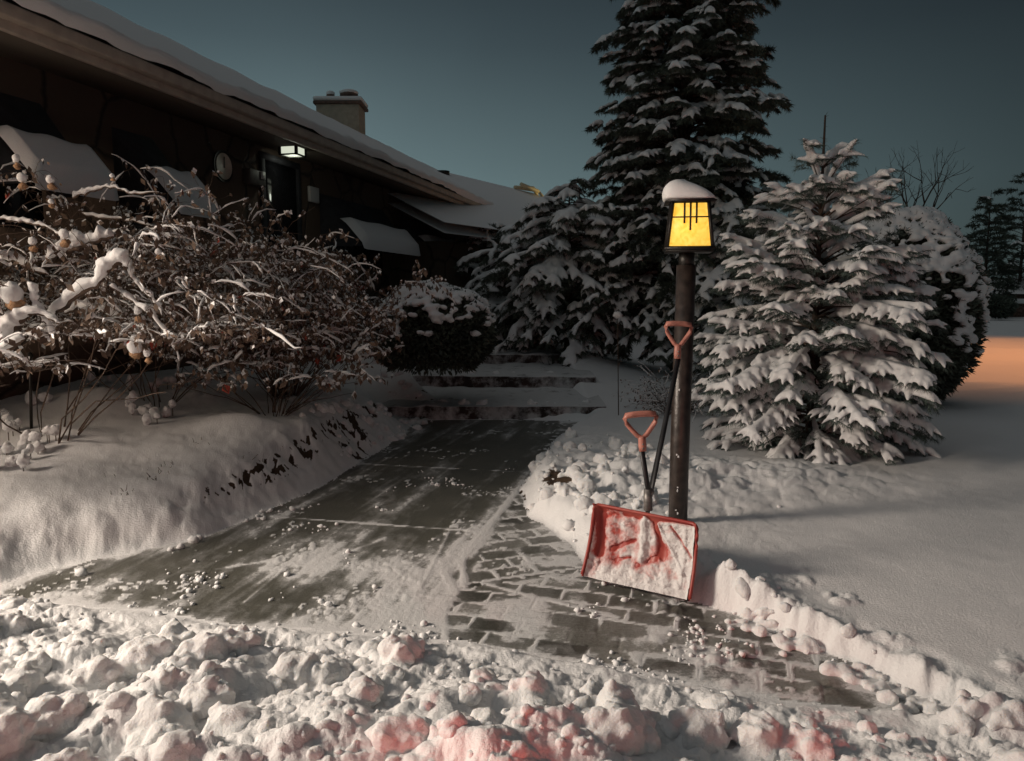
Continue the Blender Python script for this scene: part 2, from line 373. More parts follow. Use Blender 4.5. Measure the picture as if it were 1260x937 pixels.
    amt = amt*(1-.68*pav)+J*jit+jp*np.clip(jit*1.6*sst(-.6, .15, fbm(x*5, y*5, 2, 135)), 0, 1.6)+pav*(tone-.5)*.28+pav*.14
    amt += pav*(.46*sst(-.05, .35, fbm(x*2.6, y*3.2, 4, 133))+.32*sst(.05, .4, fbm(x*9, y*12, 3, 134)))
    amt = np.clip(amt, 0, 1.2)
    chunks = bulbs(wx*24, wy*24, 131, .15, .6)*sst(.28, .5, fbm(x*3.2, y*3.2, 3, 132)+.15*sst(4.6, 3.6, y))
    hp = .0025*sst(.35, .9, amt)*(1+.3*fine)+.009*chunks*ins-.004*pav*np.exp(-(de/.008)**2)
    amt = np.maximum(amt, sst(.1, .25, chunks)*.95)
    h = h*(1-0*ins)+hp*ins
    return h, dirt, amt, sd, wf, pav, tone
def gz(x, y): return float(terrain(np.array([x]), np.array([y]))[0][0])

# ------------------------------------------------------------------ ground sheets
NC, = (960,)
S = np.linspace(-1.02, 1.02, NC); ys = [1.0]
while ys[-1] < 75: ys.append(ys[-1]*(1.0055 if 1.6 < ys[-1] < 12 else 1.02))
ys = np.array(ys); NR = len(ys)
X = S[None, :]*(ys[:, None]+.0); Y = np.repeat(ys[:, None], NC, 1)
H, DIRT, AMT, SD, WF, PAV, TONE = terrain(X, Y)
idx = np.arange(NR*NC).reshape(NR, NC)
q = np.stack([idx[:-1, :-1], idx[:-1, 1:], idx[1:, 1:], idx[1:, :-1]], -1).reshape(-1, 4)
sdc = (SD[:-1, :-1]+SD[1:, 1:]).ravel()/2; wfc = WF[:-1, :-1].ravel(); yc = Y[:-1, :-1].ravel(); xc = X[:-1, :-1].ravel()
allV = np.stack([X, Y, H], -1).reshape(-1, 3)
def sheet(name, sel, m, attrs):
    f = q[sel]; used, inv = np.unique(f.ravel(), return_inverse=True)
    me = bpy.data.meshes.new(name); me.vertices.add(len(used)); me.vertices.foreach_set('co', allV[used].ravel())
    n = len(f); me.loops.add(n*4); me.loops.foreach_set('vertex_index', inv.astype(np.int32).ravel())
    me.polygons.add(n); me.polygons.foreach_set('loop_start', np.arange(0, n*4, 4, dtype=np.int32)); me.polygons.foreach_set('loop_total', np.full(n, 4, dtype=np.int32))
    me.update(calc_edges=True)
    for k, arr in attrs.items():
        a = me.attributes.new(k, 'FLOAT', 'POINT'); a.data.foreach_set('value', arr.ravel()[used].astype(np.float32))
    return tag(link(name, me, m), kind='structure')
inside = sdc < -.004
front = (~inside) & (wfc > .5) & (yc < 4.6)
# walkway material
mw = bpy.data.materials.new('walkway'); mw.use_nodes = True; nt = mw.node_tree; b = nt.nodes['Principled BSDF']
tc = nt.nodes.new('ShaderNodeTexCoord')
def N(t, **k):
    n = nt.nodes.new(t)
    for a, v in k.items(): n.inputs[a].default_value = v
    return n
n1 = N('ShaderNodeTexNoise', Scale=60, Detail=8, Roughness=.75); n2 = N('ShaderNodeTexNoise', Scale=4, Detail=5)
for n in (n1, n2): nt.links.new(tc.outputs['Object'], n.inputs['Vector'])
aa = nt.nodes.new('ShaderNodeAttribute'); aa.attribute_name = 'amt'; at = nt.nodes.new('ShaderNodeAttribute'); at.attribute_name = 'tone'
ma = nt.nodes.new('ShaderNodeMath'); ma.operation = 'MULTIPLY_ADD'; ma.inputs[1].default_value = .9; nt.links.new(n1.outputs['Fac'], ma.inputs[0]); nt.links.new(aa.outputs['Fac'], ma.inputs[2])
rp = nt.nodes.new('ShaderNodeValToRGB'); rp.color_ramp.elements[0].position = .44; rp.color_ramp.elements[1].position = 1.05
e = rp.color_ramp.elements.new(.78); e.color = (.22, .22, .22, 1); rp.color_ramp.elements[-1].color = (.9, .9, .9, 1)
ms = nt.nodes.new('ShaderNodeMath'); ms.operation = 'SUBTRACT'; ms.inputs[1].default_value = .22; nt.links.new(ma.outputs[0], ms.inputs[0]); nt.links.new(ms.outputs[0], rp.inputs[0])
cb = nt.nodes.new('ShaderNodeMixRGB'); cb.inputs[1].default_value = (.060, .060, .050, 1); cb.inputs[2].default_value = (.12, .118, .098, 1); nt.links.new(n2.outputs['Fac'], cb.inputs[0])
ct = nt.nodes.new('ShaderNodeMixRGB'); ct.blend_type = 'MULTIPLY'; ct.inputs[0].default_value = 1; nt.links.new(cb.outputs[0], ct.inputs[1]); nt.links.new(at.outputs['Fac'], ct.inputs[2])
cm = nt.nodes.new('ShaderNodeMixRGB'); cm.inputs[2].default_value = (.72, .72, .72, 1); nt.links.new(rp.outputs[0], cm.inputs[0]); nt.links.new(ct.outputs[0], cm.inputs[1]); nt.links.new(cm.outputs[0], b.inputs['Base Color'])
b.inputs['Roughness'].default_value = .42
bp = N('ShaderNodeBump', Strength=.6, Distance=.01); nt.links.new(ma.outputs[0], bp.inputs['Height']); nt.links.new(bp.outputs[0], b.inputs['Normal'])
TN = np.where(PAV > .5, .6+.75*TONE, 1.0)
sheet('walkway', inside, mw, {'amt': AMT, 'tone': TN})
sheet('snow_bank', front, M_snowg, {'dirt': DIRT})
sheet('snow_ground', (~inside) & (~front), M_snowg, {'dirt': DIRT})
g = MB(); g.add([(-600, -60, -.06), (600, -60, -.06), (600, 900, -.06), (-600, 900, -.06)], [(0, 1, 2, 3)])
tag(g.build('snow_field', M_snow, smooth=False), kind='structure')

# thrown snow: fractal clumps on the pile in the foreground, merged into one crust
def clump_field(name, pts, rads, vox, label=None, nsec=15, nter=5, sm=2, fr_=(.14, .34)):
    mb = MB(); U = None
    def sph(C_, r_, seg, rings):
        one = MB(); one.blob((0, 0, 0), 1.0, seg, rings, .07); V0 = one.v[0]; F0 = np.array([f for f in one.f if len(f) == 4]); T0_ = [f for f in one.f if len(f) == 3]
        n = len(C_); V = C_[:, None, :]+V0[None]*(r_[:, None, None]*(1+.12*RNG.standard_normal((n, 1, 3)))); k = len(V0)
        base = mb.n; mb.v.append(V.reshape(-1, 3)); mb.n += n*k
        off = (np.arange(n)*k+base)
        mb.f.extend((off[:, None, None]+F0[None]).reshape(-1, 4).tolist()); mb.f.extend((off[:, None, None]+np.array(T0_)[None]).reshape(-1, 3).tolist())
    sph(pts, rads, 12, 8)
    d = RNG.standard_normal((len(pts)*nsec, 3)); d[:, 2] = np.abs(d[:, 2])*.9-.15; d /= np.linalg.norm(d, axis=1)[:, None]
    R1 = np.repeat(rads, nsec); P1 = np.repeat(pts, nsec, 0)+d*R1[:, None]*.88; r1 = R1*(fr_[0]+fr_[1]*RNG.random(len(R1))**1.6); sph(P1, r1, 8, 6)
    d2 = RNG.standard_normal((len(P1)*nter, 3)); d2 /= np.linalg.norm(d2, axis=1)[:, None]; d2 = d2+np.repeat(d, nter, 0)*.6; d2 /= np.linalg.norm(d2, axis=1)[:, None]
    R2 = np.repeat(r1, nter); P2 = np.repeat(P1, nter, 0)+d2*R2[:, None]*.9; r2 = np.maximum(R2*(.22+.25*RNG.random(len(R2))), .005); sph(P2, r2, 6, 4)
    return mb.build(name, M_snowc, remesh=vox, smooth_it=sm)
M_snowc = snow_material('snow_clumps', bump=.8); b = M_snowc.node_tree.nodes['Principled BSDF']; b.inputs['Subsurface Weight'].default_value = .5; b.inputs['Subsurface Radius'].default_value = (1, .9, .8); b.inputs['Subsurface Scale'].default_value = .012
def front_pts(nP, r0, r1, pw, dbase):
    xs = RNG.uniform(-3.6, 3.2, nP); ys2 = yfront(xs)-RNG.random(nP)**.85*2.2-.02
    hb, _, _, sdb, wfb, _, _ = terrain(xs, ys2); sb = np.maximum(sdb, 0)
    rb = (r0+r1*RNG.random(nP)**pw)*np.clip(.35+sb*1.5, .2, 1.0); dens = np.clip(dbase+1.2*fbm(xs*1.2+2, ys2*1.5, 2, 301)+sb*.5, .10, 1)
    ok = (sdb > .05) & (RNG.random(nP) < dens) & (ys2 > 1.35)
    return np.stack([xs, ys2, hb-rb*.25], -1)[ok], rb[ok]
pa, ra = front_pts(300, .040, .062, 1.3, .6); pb_, rb_ = front_pts(2600, .008, .030, 2.0, .4)
tag(clump_field('snow_clumps', pa, ra, .0072, nsec=30, nter=5, sm=4, fr_=(.16, .36)), kind='stuff')
tag(clump_field('small_snow_clumps', pb_, rb_, .0072, nsec=6, nter=3, sm=2), kind='stuff')
nP = 110; tpos = RNG.random(nP); xs = RA.x+(RB.x-RA.x)*tpos+RNG.normal(0, .06, nP); ys2 = RA.y+(RB.y-RA.y)*tpos+RNG.normal(0, .05, nP); hb = terrain(xs, ys2)[0]; rb = .010+.028*RNG.random(nP)**2
P3 = np.stack([xs, ys2, hb+rb*.1], -1)
q3 = PZ(735, 600, .1); n4 = 150; xs = q3.x+RNG.normal(-.05, .38, n4); ys2 = q3.y+RNG.normal(.1, .7, n4); h4 = terrain(xs, ys2); k4 = (h4[3] > .03) & (h4[4] < .1) & (xs > -.1+.0*ys2) & (ys2 > 4.0); r4 = .012+.055*RNG.random(n4)**3
P4 = np.stack([xs, ys2, h4[0]+r4*.15], -1)[k4]; r4 = r4[k4]
n5 = 120; kk5 = RNG.integers(0, 3, n5); xs = RNG.uniform(-1.9, 1.05, n5)-kk5*.35; ys2 = np.array([9.13, 11.0, 12.9])[kk5]+RNG.normal(0, .12, n5); r5 = .02+.06*RNG.random(n5)**2; z5 = np.array([.15, .32, .48])[kk5]*(ys2 > np.array([9.13, 11.0, 12.9])[kk5])+np.array([0, .17, .34])[kk5]*(ys2 <= np.array([9.13, 11.0, 12.9])[kk5])
n6 = 90; ys6 = RNG.uniform(6.5, 10.5, n6); xs6 = xleft(ys6)-RNG.random(n6)*.5+.02; r6 = .015+.05*RNG.random(n6)**2; z6 = terrain(xs6, ys6)[0]
P4 = np.concatenate([P4, np.stack([xs, ys2, z5], -1), np.stack([xs6, ys6, z6+r6*.1], -1)]); r4 = np.concatenate([r4, r5, r6])
tag(clump_field('shovelled_snow_clumps', np.concatenate([P3, P4]), np.concatenate([rb, r4]), .009, nsec=8, nter=3), kind='stuff')

# ------------------------------------------------------------------ house (t along, D away from the path, z up)
VPU = 846.0; vr = ray(VPU, 360); dv = Vector((vr.x, vr.y, 0)).normalized(); nv = Vector((-dv.y, dv.x, 0))
def HP(t, D, z): return dv*t+nv*D+Vector((0, 0, z))
def on_wall(u, v, D):
    r = ray(u, v); k = D/(r.x*nv.x+r.y*nv.y); p = Vector((0, 0, CAMZ))+r*k
    return (p.x*dv.x+p.y*dv.y, p.z)
rr_ = ray(0, 26); kk = 6.0/rr_.y; pe = Vector((0, 0, CAMZ))+rr_*kk
DE = pe.x*nv.x+pe.y*nv.y; ZE = pe.z; DW = DE+.62; T0, T1 = 2.6, 30.0; WR = 4.5; SLP = .535; ZR = ZE+WR*SLP
house = empty('stone_house', HP(5, DW, .3), 'long low stone house with snow covered roof and dark awnings on the left', 'house')
m = MB(); m.box((T0+.7, DW, -.1), (T1-.6, DW+7.5, ZE-.02), HP); m.build('wall', M_stone, house, smooth=False)
m = MB(); m.box((T0, DE+.02, ZE-.05), (T1, DW+.1, ZE-.02), HP); m.build('soffit', M_soffit, house, smooth=False)
m = MB(); m.box((T0, DE-.04, ZE-.07), (T1, DE+.02, ZE+.13), HP); m.box((T0, DE-.15, ZE+.0), (T1, DE-.042, ZE+.11), HP)
m.build('gutter', M_fascia, house, smooth=False, bevel=.015)
m = MB()
m.add([HP(T0, DE, ZE+.1), HP(T1, DE, ZE+.1), HP(T1, DE+WR, ZR), HP(T0, DE+WR, ZR), HP(T1, DE+2*WR, ZE+.1), HP(T0, DE+2*WR, ZE+.1)],
      [(0, 1, 2, 3), (3, 2, 4, 5), (0, 3, 5), (1, 4, 2)]); roof = m.build('roof', M_trim, house, smooth=False)
# roof snow with a rounded lip
nt_ = 260; prof = [(-.17, .12), (-.20, .17), (-.19, .23), (-.13, .27)]+[(a, a*SLP+.30) for a in (.0, .3, .8, 1.5, 2.4, 3.4, 4.3)]+[(4.5, 4.5*SLP+.24)]
V = []; F = []
for i in range(nt_+1):
    t = T0-.05+(T1-T0+.1)*i/nt_
    for j, (a, zz) in enumerate(prof):
        wob = .025*float(fbm(np.array([t*1.1]), np.array([j*.6]), 3, 8)[0])+(.02*float(fbm(np.array([t*4.]), np.array([j*.3]), 2, 9)[0]) if j < 4 else 0)
        V.append(HP(t, DE+a-wob, ZE+zz+wob))
n = len(prof)
for i in range(nt_):
    for j in range(n-1): F.append((i*n+j, (i+1)*n+j, (i+1)*n+j+1, i*n+j+1))
F.append(tuple(range(n))); F.append(tuple(nt_*n+k for k in range(n))[::-1])
m = MB(); m.add([tuple(v) for v in V], F); m.build('roof_snow', M_snow, roof)
# awnings: dark fabric above, snow on the lower half
def awning(u0, v0, u1, drop, out, ul=None):
    t0, z0 = on_wall(u0, v0, DW); t1, _ = on_wall(u1, v0+(u1-u0)*.39*1.0, DW)
    hang(t0, t1, z0, drop, out)
def hang(t0, t1, z0, drop, out):
    a = MB(); K = 8
    V = []
    for t in (t0, t1):
        for i in range(K+1):
            s = i/K; V.append(tuple(HP(t, DW-.01-out*s, z0-drop*s-.05*math.sin(s*math.pi))))
    for t in (t0, t1): V.append(tuple(HP(t, DW-.01, z0-drop)))
    k2 = K+1; F = [(i, k2+i, k2+i+1, i+1) for i in range(K)]
    F.append(tuple(range(K+1))+(2*k2,)); F.append(tuple(k2+i for i in range(K+1))[::-1]+(2*k2+1,))
    a.add(V, F); aw = a.build('awning', M_awn, house, smooth=False)
    sn = MB(); V = []; F = []; nn = 24; kk_ = 9
    for i in range(nn+1):
        t = t0-.02+(t1-t0+.04)*i/nn
        e0 = .50+.02*math.sin(i*.5+t0)
        for j in range(kk_+1):
            s = e0+(1.04-e0)*j/kk_; th = .15*math.sin(min(1, j/3)*math.pi/2)*(1 if j < kk_ else -.1)*(.25 if i in (0, nn) else 1)
            V.append(tuple(HP(t, DW-.01-out*s-.3*th, z0-drop*s+th)))
    for i in range(nn):
        for j in range(kk_): a_ = i*(kk_+1)+j; F.append((a_, a_+kk_+1, a_+kk_+2, a_+1))
    sn.add(V, F); sn.build('awning_snow', M_snow, aw)
    w = MB(); w.box((t0+.05, DW-.012, z0-1.15), (t1-.05, DW+.05, z0-.03), HP); w.build('window', M_glass, house, smooth=False)
aw_px = [((-60, 108), (48, 128)), ((136, 155), (186, 172)), ((392, 234), (470, 262)), ((492, 263), (545, 280))]
for (a, b_) in aw_px:
    t0, z0 = on_wall(*a, DW); t1, z1 = on_wall(*b_, DW); t0 = max(t0, T0+.75); hang(t0, t1, z1 if a[0] < 0 else (z0+z1)/2, .85, .74)
# door recess
t0, zt = on_wall(322, 196, DW); t1, _ = on_wall(362, 208, DW)
m = MB(); m.box((t0, DW-.02, .35), (t1, DW+.06, zt), HP); dr_ = m.build('door', M_glass, house, smooth=False)
m = MB()
m.box((t0-.09, DW-.05, .35), (t0, DW-.003, zt), HP); m.box((t1, DW-.05, .35), (t1+.09, DW-.003, zt), HP); m.box((t0-.09, DW-.05, zt), (t1+.09, DW-.003, zt+.09), HP); m.build('door_frame', M_awn, dr_, smooth=False)
# chimney on the ridge
def on_D(u, v, D):
    r = ray(u, v); k = D/(r.x*nv.x+r.y*nv.y); return Vector((0, 0, CAMZ))+r*k
pc = on_D(420, 150, DE+WR+.2); tc_ = pc.x*dv.x+pc.y*dv.y
px_m = pc.y/910
def CH(x, y, z): return Vector((pc.x+x, pc.y+y, z))
def zc(v): return PY(420, v, pc.y).z
m = MB(); m.box((-25*px_m, -.45, ZR-1.3), (25*px_m, .45, zc(133)), CH); ch = m.build('chimney', M_stucco, house, smooth=False, bevel=.02)
m = MB(); m.box((-28*px_m, -.5, zc(133)), (28.5*px_m, .55, zc(129)), CH); m.build('chimney_cap', M_pot, ch, smooth=False, bevel=.02)
m = MB(); m.box((-28.5*px_m, -.52, zc(129)), (29*px_m, .52, zc(123.5)), CH); m.build('cap_snow', M_snow, ch, bevel=.09)
for (ua, ub, vt) in ((403, 413, 116), (419, 441, 115)):
    m = MB(); c = ((ua+ub)/2-420)*px_m; r_ = (ub-ua)/2*px_m*.86
    m.tube([CH(c, 0, zc(124)), CH(c, 0, zc(vt+4)), CH(c, 0, zc(vt+3.9)), CH(c, 0, zc(vt))], [r_*.85, r_*.85, r_*1.15, r_*1.1], 14); fl = m.build('flue_pot', M_pot, ch, smooth=False)
    m = MB(); m.blob(CH(c, 0, zc(vt-.3)), (r_*1.2, r_*1.2, 3.6*px_m), 14, 8, .03); m.build('flue_snow', M_snow, fl)

# soffit lantern of the porch
tl, _z = on_wall(360, 184, DE+.28); pl_ = HP(tl, DE+.28, _z)
pl = empty('porch_lantern', (pl_.x, pl_.y, ZE-.05), 'small lit box lantern hanging under the house eave near the door', 'lamp')
M_porch = emis('porch_glass', (.80, .84, .68), .8)
def LB(x, y, z): return HP(tl+x*1.0, DE+.28+y, _z+z)
sz = .125; hh = .085
m = MB(); m.box((-sz, -sz, -hh), (sz, sz, hh*.8), LB); m.build('glass', M_porch, pl, smooth=False)
m = MB()
for sx in (-1, 1):
    for sy in (-1, 1):
        m.box((sx*sz-.018, sy*sz-.018, -hh-.01), (sx*sz+.018, sy*sz+.018, hh), LB)
for sgn in (-1, 1):
    for zz in (-hh-.012, hh*.35, hh*.8):
        m.box((-sz-.01, sgn*sz-.009, zz), (sz+.01, sgn*sz+.009, zz+.02), LB); m.box((sgn*sz-.009, -sz-.01, zz), (sgn*sz+.009, sz+.01, zz+.02), LB)
m.box((-.01, -sz-.008, hh*.35), (.01, -sz+.0, hh*.8), LB); m.box((-sz-.008, -.01, hh*.35), (-sz, .01, hh*.8), LB)
m.build('frame', M_black, pl, smooth=False)
m = MB(); m.box((-sz-.03, -sz-.03, hh), (sz+.03, sz+.03, hh+.025), LB); m.box((-.02, -.02, hh+.02), (.02, .02, ZE-.05-_z), LB); m.build('canopy', M_black, pl, smooth=False)
# round wall plate
tk, zk = on_wall(273, 205, DW)
wp = empty('wall_thermometer', HP(tk, DW, zk), 'round pale dial with a dark rim mounted on the stone house wall', 'thermometer')
def disc(r0, d0, d1, n=28):
    V = [tuple(HP(tk+r0*math.cos(a), DW-d, zk+r0*math.sin(a))) for d in (d0, d1) for a in [2*math.pi*i/n for i in range(n)]]
    return V, [(i, (i+1) % n, n+(i+1) % n, n+i) for i in range(n)]+[tuple(range(n)), tuple(range(n, 2*n))[::-1]]
m = MB(); m.add(*disc(.20, .0, .03)); m.build('rim', M_black, wp, smooth=False)
m = MB(); m.add(*disc(.165, .028, .036)); m.build('dial', mat('dial', (.5, .42, .34), .5, var=.15, vscale=12), wp, smooth=False)
m = MB(); m.box((tk-.008, DW-.042, zk-.02), (tk+.008, DW-.037, zk+.12), HP); m.build('pointer', M_black, wp, smooth=False)
# small pale number plate and mailbox
M_pale = mat('pale_plate', (.5, .5, .47), .5)
tm, zm = on_wall(308, 217, DW)
mbx = empty('wall_mailbox', HP(tm, DW, zm), 'small dim mailbox with a pale flap on the wall between dial and door', 'mailbox')
m = MB(); m.box((tm-.2, DW-.12, zm-.13), (tm+.2, DW-.001, zm+.08), HP); m.build('box', M_trim, mbx, smooth=False, bevel=.02)
m = MB(); m.box((tm+.06, DW-.135, zm-.03), (tm+.16, DW-.121, zm+.07), HP); m.build('flap', M_pale, mbx, smooth=False)
tm, zm = on_wall(384, 240, DW)
m = MB(); m.box((tm-.15, DW-.05, zm-.12), (tm+.15, DW-.001, zm+.12), HP); tag(m.build('wall_plaque', M_pale, None, smooth=False, bevel=.01), 'small pale plaque on the house wall right of the dark door', 'plaque')

# ------------------------------------------------------------------ neighbouring house behind
nA = PY(520, 205, 22); zrg = nA.z
r_ = ray(657, 238); k = (zrg-CAMZ)/r_.z; nB = Vector((0, 0, CAMZ))+r_*k
nh = empty('neighbour_house', (nB.x, nB.y, .3), 'distant house roof under snow behind the long stone house, gable lit yellow', 'house')
dd = (nB-nA).normalized(); nn_ = Vector((dd.y, -dd.x, 0))
def NP(t, D, z): return nA+dd*t+nn_*D+Vector((0, 0, z-zrg))
Ln = (nB-nA).length
m = MB()
m.add([tuple(p) for p in (NP(-6, 0, zrg), NP(Ln, 0, zrg), NP(Ln, 5, zrg-2.3), NP(-6, 5, zrg-2.3), NP(Ln, -5, zrg-2.3), NP(-6, -5, zrg-2.3))], [(0, 3, 2, 1), (0, 1, 4, 5)])
m.add([tuple(p) for p in (NP(-6, 0, zrg-.2), NP(Ln, 0, zrg-.2), NP(Ln, 5, zrg-2.5), NP(-6, 5, zrg-2.5), NP(Ln, -5, zrg-2.5), NP(-6, -5, zrg-2.5))], [(0, 1, 2, 3), (0, 5, 4, 1)])
nr = m.build('roof', M_snow, nh, smooth=False)
m = MB(); m.box((-5.5, -4.5, .2), (Ln-.4, 4.5, zrg-2.6), NP); m.build('wall', M_stone, nh, smooth=False)
M_cream = mat('cream_board', (.7, .6, .4), .6)
m = MB()   # cross gable rake, lit
gA, gB = NP(Ln-2.1, .0, zrg+.02), NP(Ln+.0, 1.6, zrg-.75)
for p, q_ in ((NP(Ln-1.5, .3, zrg+.12), NP(Ln-.2, .3, zrg+.02)), (NP(Ln-.2, .3, zrg+.02), NP(Ln+.75, .3, zrg-.42))):
    m.tube([p, q_], [.07, .07], 4)
m.build('rake_board', M_cream, nh, smooth=False)
m = MB(); m.tube([NP(Ln-1.6, .1, zrg+.02), NP(Ln-.2, .1, zrg+.12), NP(Ln+.1, .1, zrg-.08)], [.06, .1, .05], 4); m.build('gable_wall', M_cream, nh, smooth=False)
pv = PY(545, 216, 22.5)
m = MB(); m.tube([pv-Vector((0, 0, .5)), pv, pv+Vector((0, 0, .01)), pv+Vector((0, 0, .12))], [.12, .12, .2, .2], 12); m.build('roof_vent', M_black, nh, smooth=False)
pv = PY(553.5, 219, 23)
m = MB(); m.tube([pv-Vector((0, 0, .4)), pv+Vector((0, 0, .1))], [.04, .04], 8); m.build('vent_pipe', M_black, nh, smooth=False)

# ------------------------------------------------------------------ steps
M_step = bpy.data.materials.new('snowy_brick_step'); M_step.use_nodes = True; nt = M_step.node_tree; b = nt.nodes['Principled BSDF']; b.inputs['Roughness'].default_value = .8
tc = nt.nodes.new('ShaderNodeTexCoord'); n1 = N('ShaderNodeTexNoise', Scale=3.5, Detail=8, Roughness=.7); nt.links.new(tc.outputs['Object'], n1.inputs['Vector'])
ge = nt.nodes.new('ShaderNodeNewGeometry'); sp = nt.nodes.new('ShaderNodeSeparateXYZ'); nt.links.new(ge.outputs['Normal'], sp.inputs[0])
m1 = nt.nodes.new('ShaderNodeMath'); m1.operation = 'MULTIPLY_ADD'; m1.inputs[1].default_value = .13; nt.links.new(sp.outputs['Z'], m1.inputs[0]); nt.links.new(n1.outputs['Fac'], m1.inputs[2])
rp = nt.nodes.new('ShaderNodeValToRGB'); rp.color_ramp.elements[0].position = .40; rp.color_ramp.elements[1].position = .56; nt.links.new(m1.outputs[0], rp.inputs[0])
br = N('ShaderNodeTexBrick', Scale=4.0); br.inputs['Color1'].default_value = (.06, .035, .028, 1); br.inputs['Color2'].default_value = (.035, .025, .022, 1); br.inputs['Mortar'].default_value = (.06, .05, .045, 1); nt.links.new(tc.outputs['Object'], br.inputs['Vector'])
cm = nt.nodes.new('ShaderNodeMixRGB'); cm.inputs[2].default_value = (.6, .6, .6, 1); nt.links.new(rp.outputs[0], cm.inputs[0]); nt.links.new(br.outputs[0], cm.inputs[1]); nt.links.new(cm.outputs[0], b.inputs['Base Color'])
bp = N('ShaderNodeBump', Strength=.5, Distance=.03); nt.links.new(m1.outputs[0], bp.inputs['Height']); nt.links.new(bp.outputs[0], b.inputs['Normal'])
def wedge_step(yl, yr, xl, xr, z, depth):
    m = MB(); n = 120; V = []; F = []
    rows = [(0, -.05), (0, z-.012), (-.006, z-.004), (.012, z), (.3, z+.004), (depth*.5, z+.01), (depth, z+.012)]
    for i in range(n+1):
        s = i/n; x = xl+(xr-xl)*s; y0 = yl+(yr-yl)*s+.07*float(fbm(np.array([x*3.]), np.array([z*9]), 4, 7)[0])
        for j, (dy, zz) in enumerate(rows): V.append((x, y0+dy, zz+(.035*float(fbm(np.array([x*4.]), np.array([z*9+j*.8]), 3, 8)[0]) if j > 2 else 0)))
    k = len(rows)
    for i in range(n):
        for j in range(k-1): F.append((i*k+j, (i+1)*k+j, (i+1)*k+j+1, i*k+j+1))
    m.add(V, F); return m
s1 = PZ(506, 517); 
stp = [(s1.y-.02, s1.y+.0, -1.75, 1.15, .17, 2.2), (s1.y+1.9, s1.y+1.6, -2.2, 1.2, .34, 2.4), (s1.y+3.9, s1.y+3.5, -2.9, .8, .50, 4.0)]
nm = ['lowest brick step with snow on its tread where the walkway ends', 'middle brick step with dark gaps in its snowy edge', 'highest brick step, mostly buried in snow before the round bush']
for s_, l in zip(stp, nm):
    tag(wedge_step(*s_).build('brick_step', M_step, smooth=False), l, 'step', 'brick steps at the end of the walkway')

# ------------------------------------------------------------------ lamp post
LY = 4.45
pb = PY(834, 640, LY); ptp = PY(845, 310, LY); pb.z = max(0.0, pb.z-.25)
post = empty('lamp_post', (pb.x, pb.y, .05), 'dark brown post with lit yellow lantern wearing a cap of snow', 'lamp post')
m = MB(); m.tube([(pb.x, LY, pb.z-.1), (pb.x+.0, LY, .6), (ptp.x, LY, ptp.z-.08)], [.058]*3, 20); m.build('pole', M_post, post)
m = MB(); m.tube([(ptp.x, LY, ptp.z-.1), (ptp.x, LY, ptp.z), ], [.046]*2, 20); m.build('collar', M_black, post)
m = MB()
for (u, v) in ((833, 560), (834, 600), (833.5, 604), (832, 628), (834, 632), (836, 480), (837, 430), (835, 562)):
    p = PY(u, v, LY-.056); m.blob(p, (.006, .003, random.uniform(.004, .012)), 6, 4, .2)
m.build('snow_fleck', M_snow, post)
zb = PY(847, 307, LY).z; zt = PY(847, 250, LY).z; uu = LY/910
cxl = PY(847, 300, LY).x; ang = R(-9)
def LN(x, y, z):
    c, s_ = math.cos(ang), math.sin(ang); return Vector((cxl+x*c-y*s_, LY+x*s_+y*c, z))
wb, wt = .128, .100
M_pan = emis('amber_glass', (1, .66, .14), 1.05, True)
nt = M_pan.node_tree; b = nt.nodes['Principled BSDF']; b.inputs['Emission Strength'].default_value = 1.15; tl_n = nt.nodes.new('ShaderNodeBsdfTranslucent'); tl_n.inputs[0].default_value = (1, .72, .25, 1)
mxs = nt.nodes.new('ShaderNodeMixShader'); mxs.inputs[0].default_value = .4; ou = [n for n in nt.nodes if n.type == 'OUTPUT_MATERIAL'][0]
nt.links.new(b.outputs[0], mxs.inputs[1]); nt.links.new(tl_n.outputs[0], mxs.inputs[2]); nt.links.new(mxs.outputs[0], ou.inputs[0])
def quadpanel(mb, f, z0, z1, w0, w1, th=.004):
    # four faces of a truncated pyramid, side f
    c = [(1, 0), (0, 1), (-1, 0), (0, -1)][f]; tdir = (-c[1], c[0])
    V = []
    for o_ in (0, th):
        for (w, z) in ((w0, z0), (w1, z1)):
            for s_ in (-1, 1): V.append(tuple(LN(c[0]*(w-o_)+tdir[0]*s_*w*.97, c[1]*(w-o_)+tdir[1]*s_*w*.97, z)))
    mb.add(V, [(0, 1, 3, 2), (4, 6, 7, 5), (0, 2, 6, 4), (1, 5, 7, 3), (0, 4, 5, 1), (2, 3, 7, 6)])
head = MB(); 
for sx in (-1, 1):
    for sy in (-1, 1):
        head.tube([LN(sx*wb, sy*wb, zb), LN(sx*wt, sy*wt, zt)], [.011, .011], 4)
for sx, sy, ex, ey in ((-1, -1, 1, -1), (1, -1, 1, 1), (1, 1, -1, 1), (-1, 1, -1, -1)):
    for (w, z, r_) in ((wb, zb, .012), (wt, zt, .012), (wt+(wb-wt)*.33, zb+(zt-zb)*.66, .004)):
        o_ = 1.04
        head.tube([LN(sx*w*o_, sy*w*o_, z), LN(ex*w*o_, ey*w*o_, z)], [r_, r_], 4)
hf_ = head.build('lantern_frame', M_black, post, smooth=False)
for f in range(4):
    p_ = MB(); quadpanel(p_, f, zb+.008, zt-.005, wb, wt); p_.build('glass_panel', M_pan, post, smooth=False)
hb = MB()
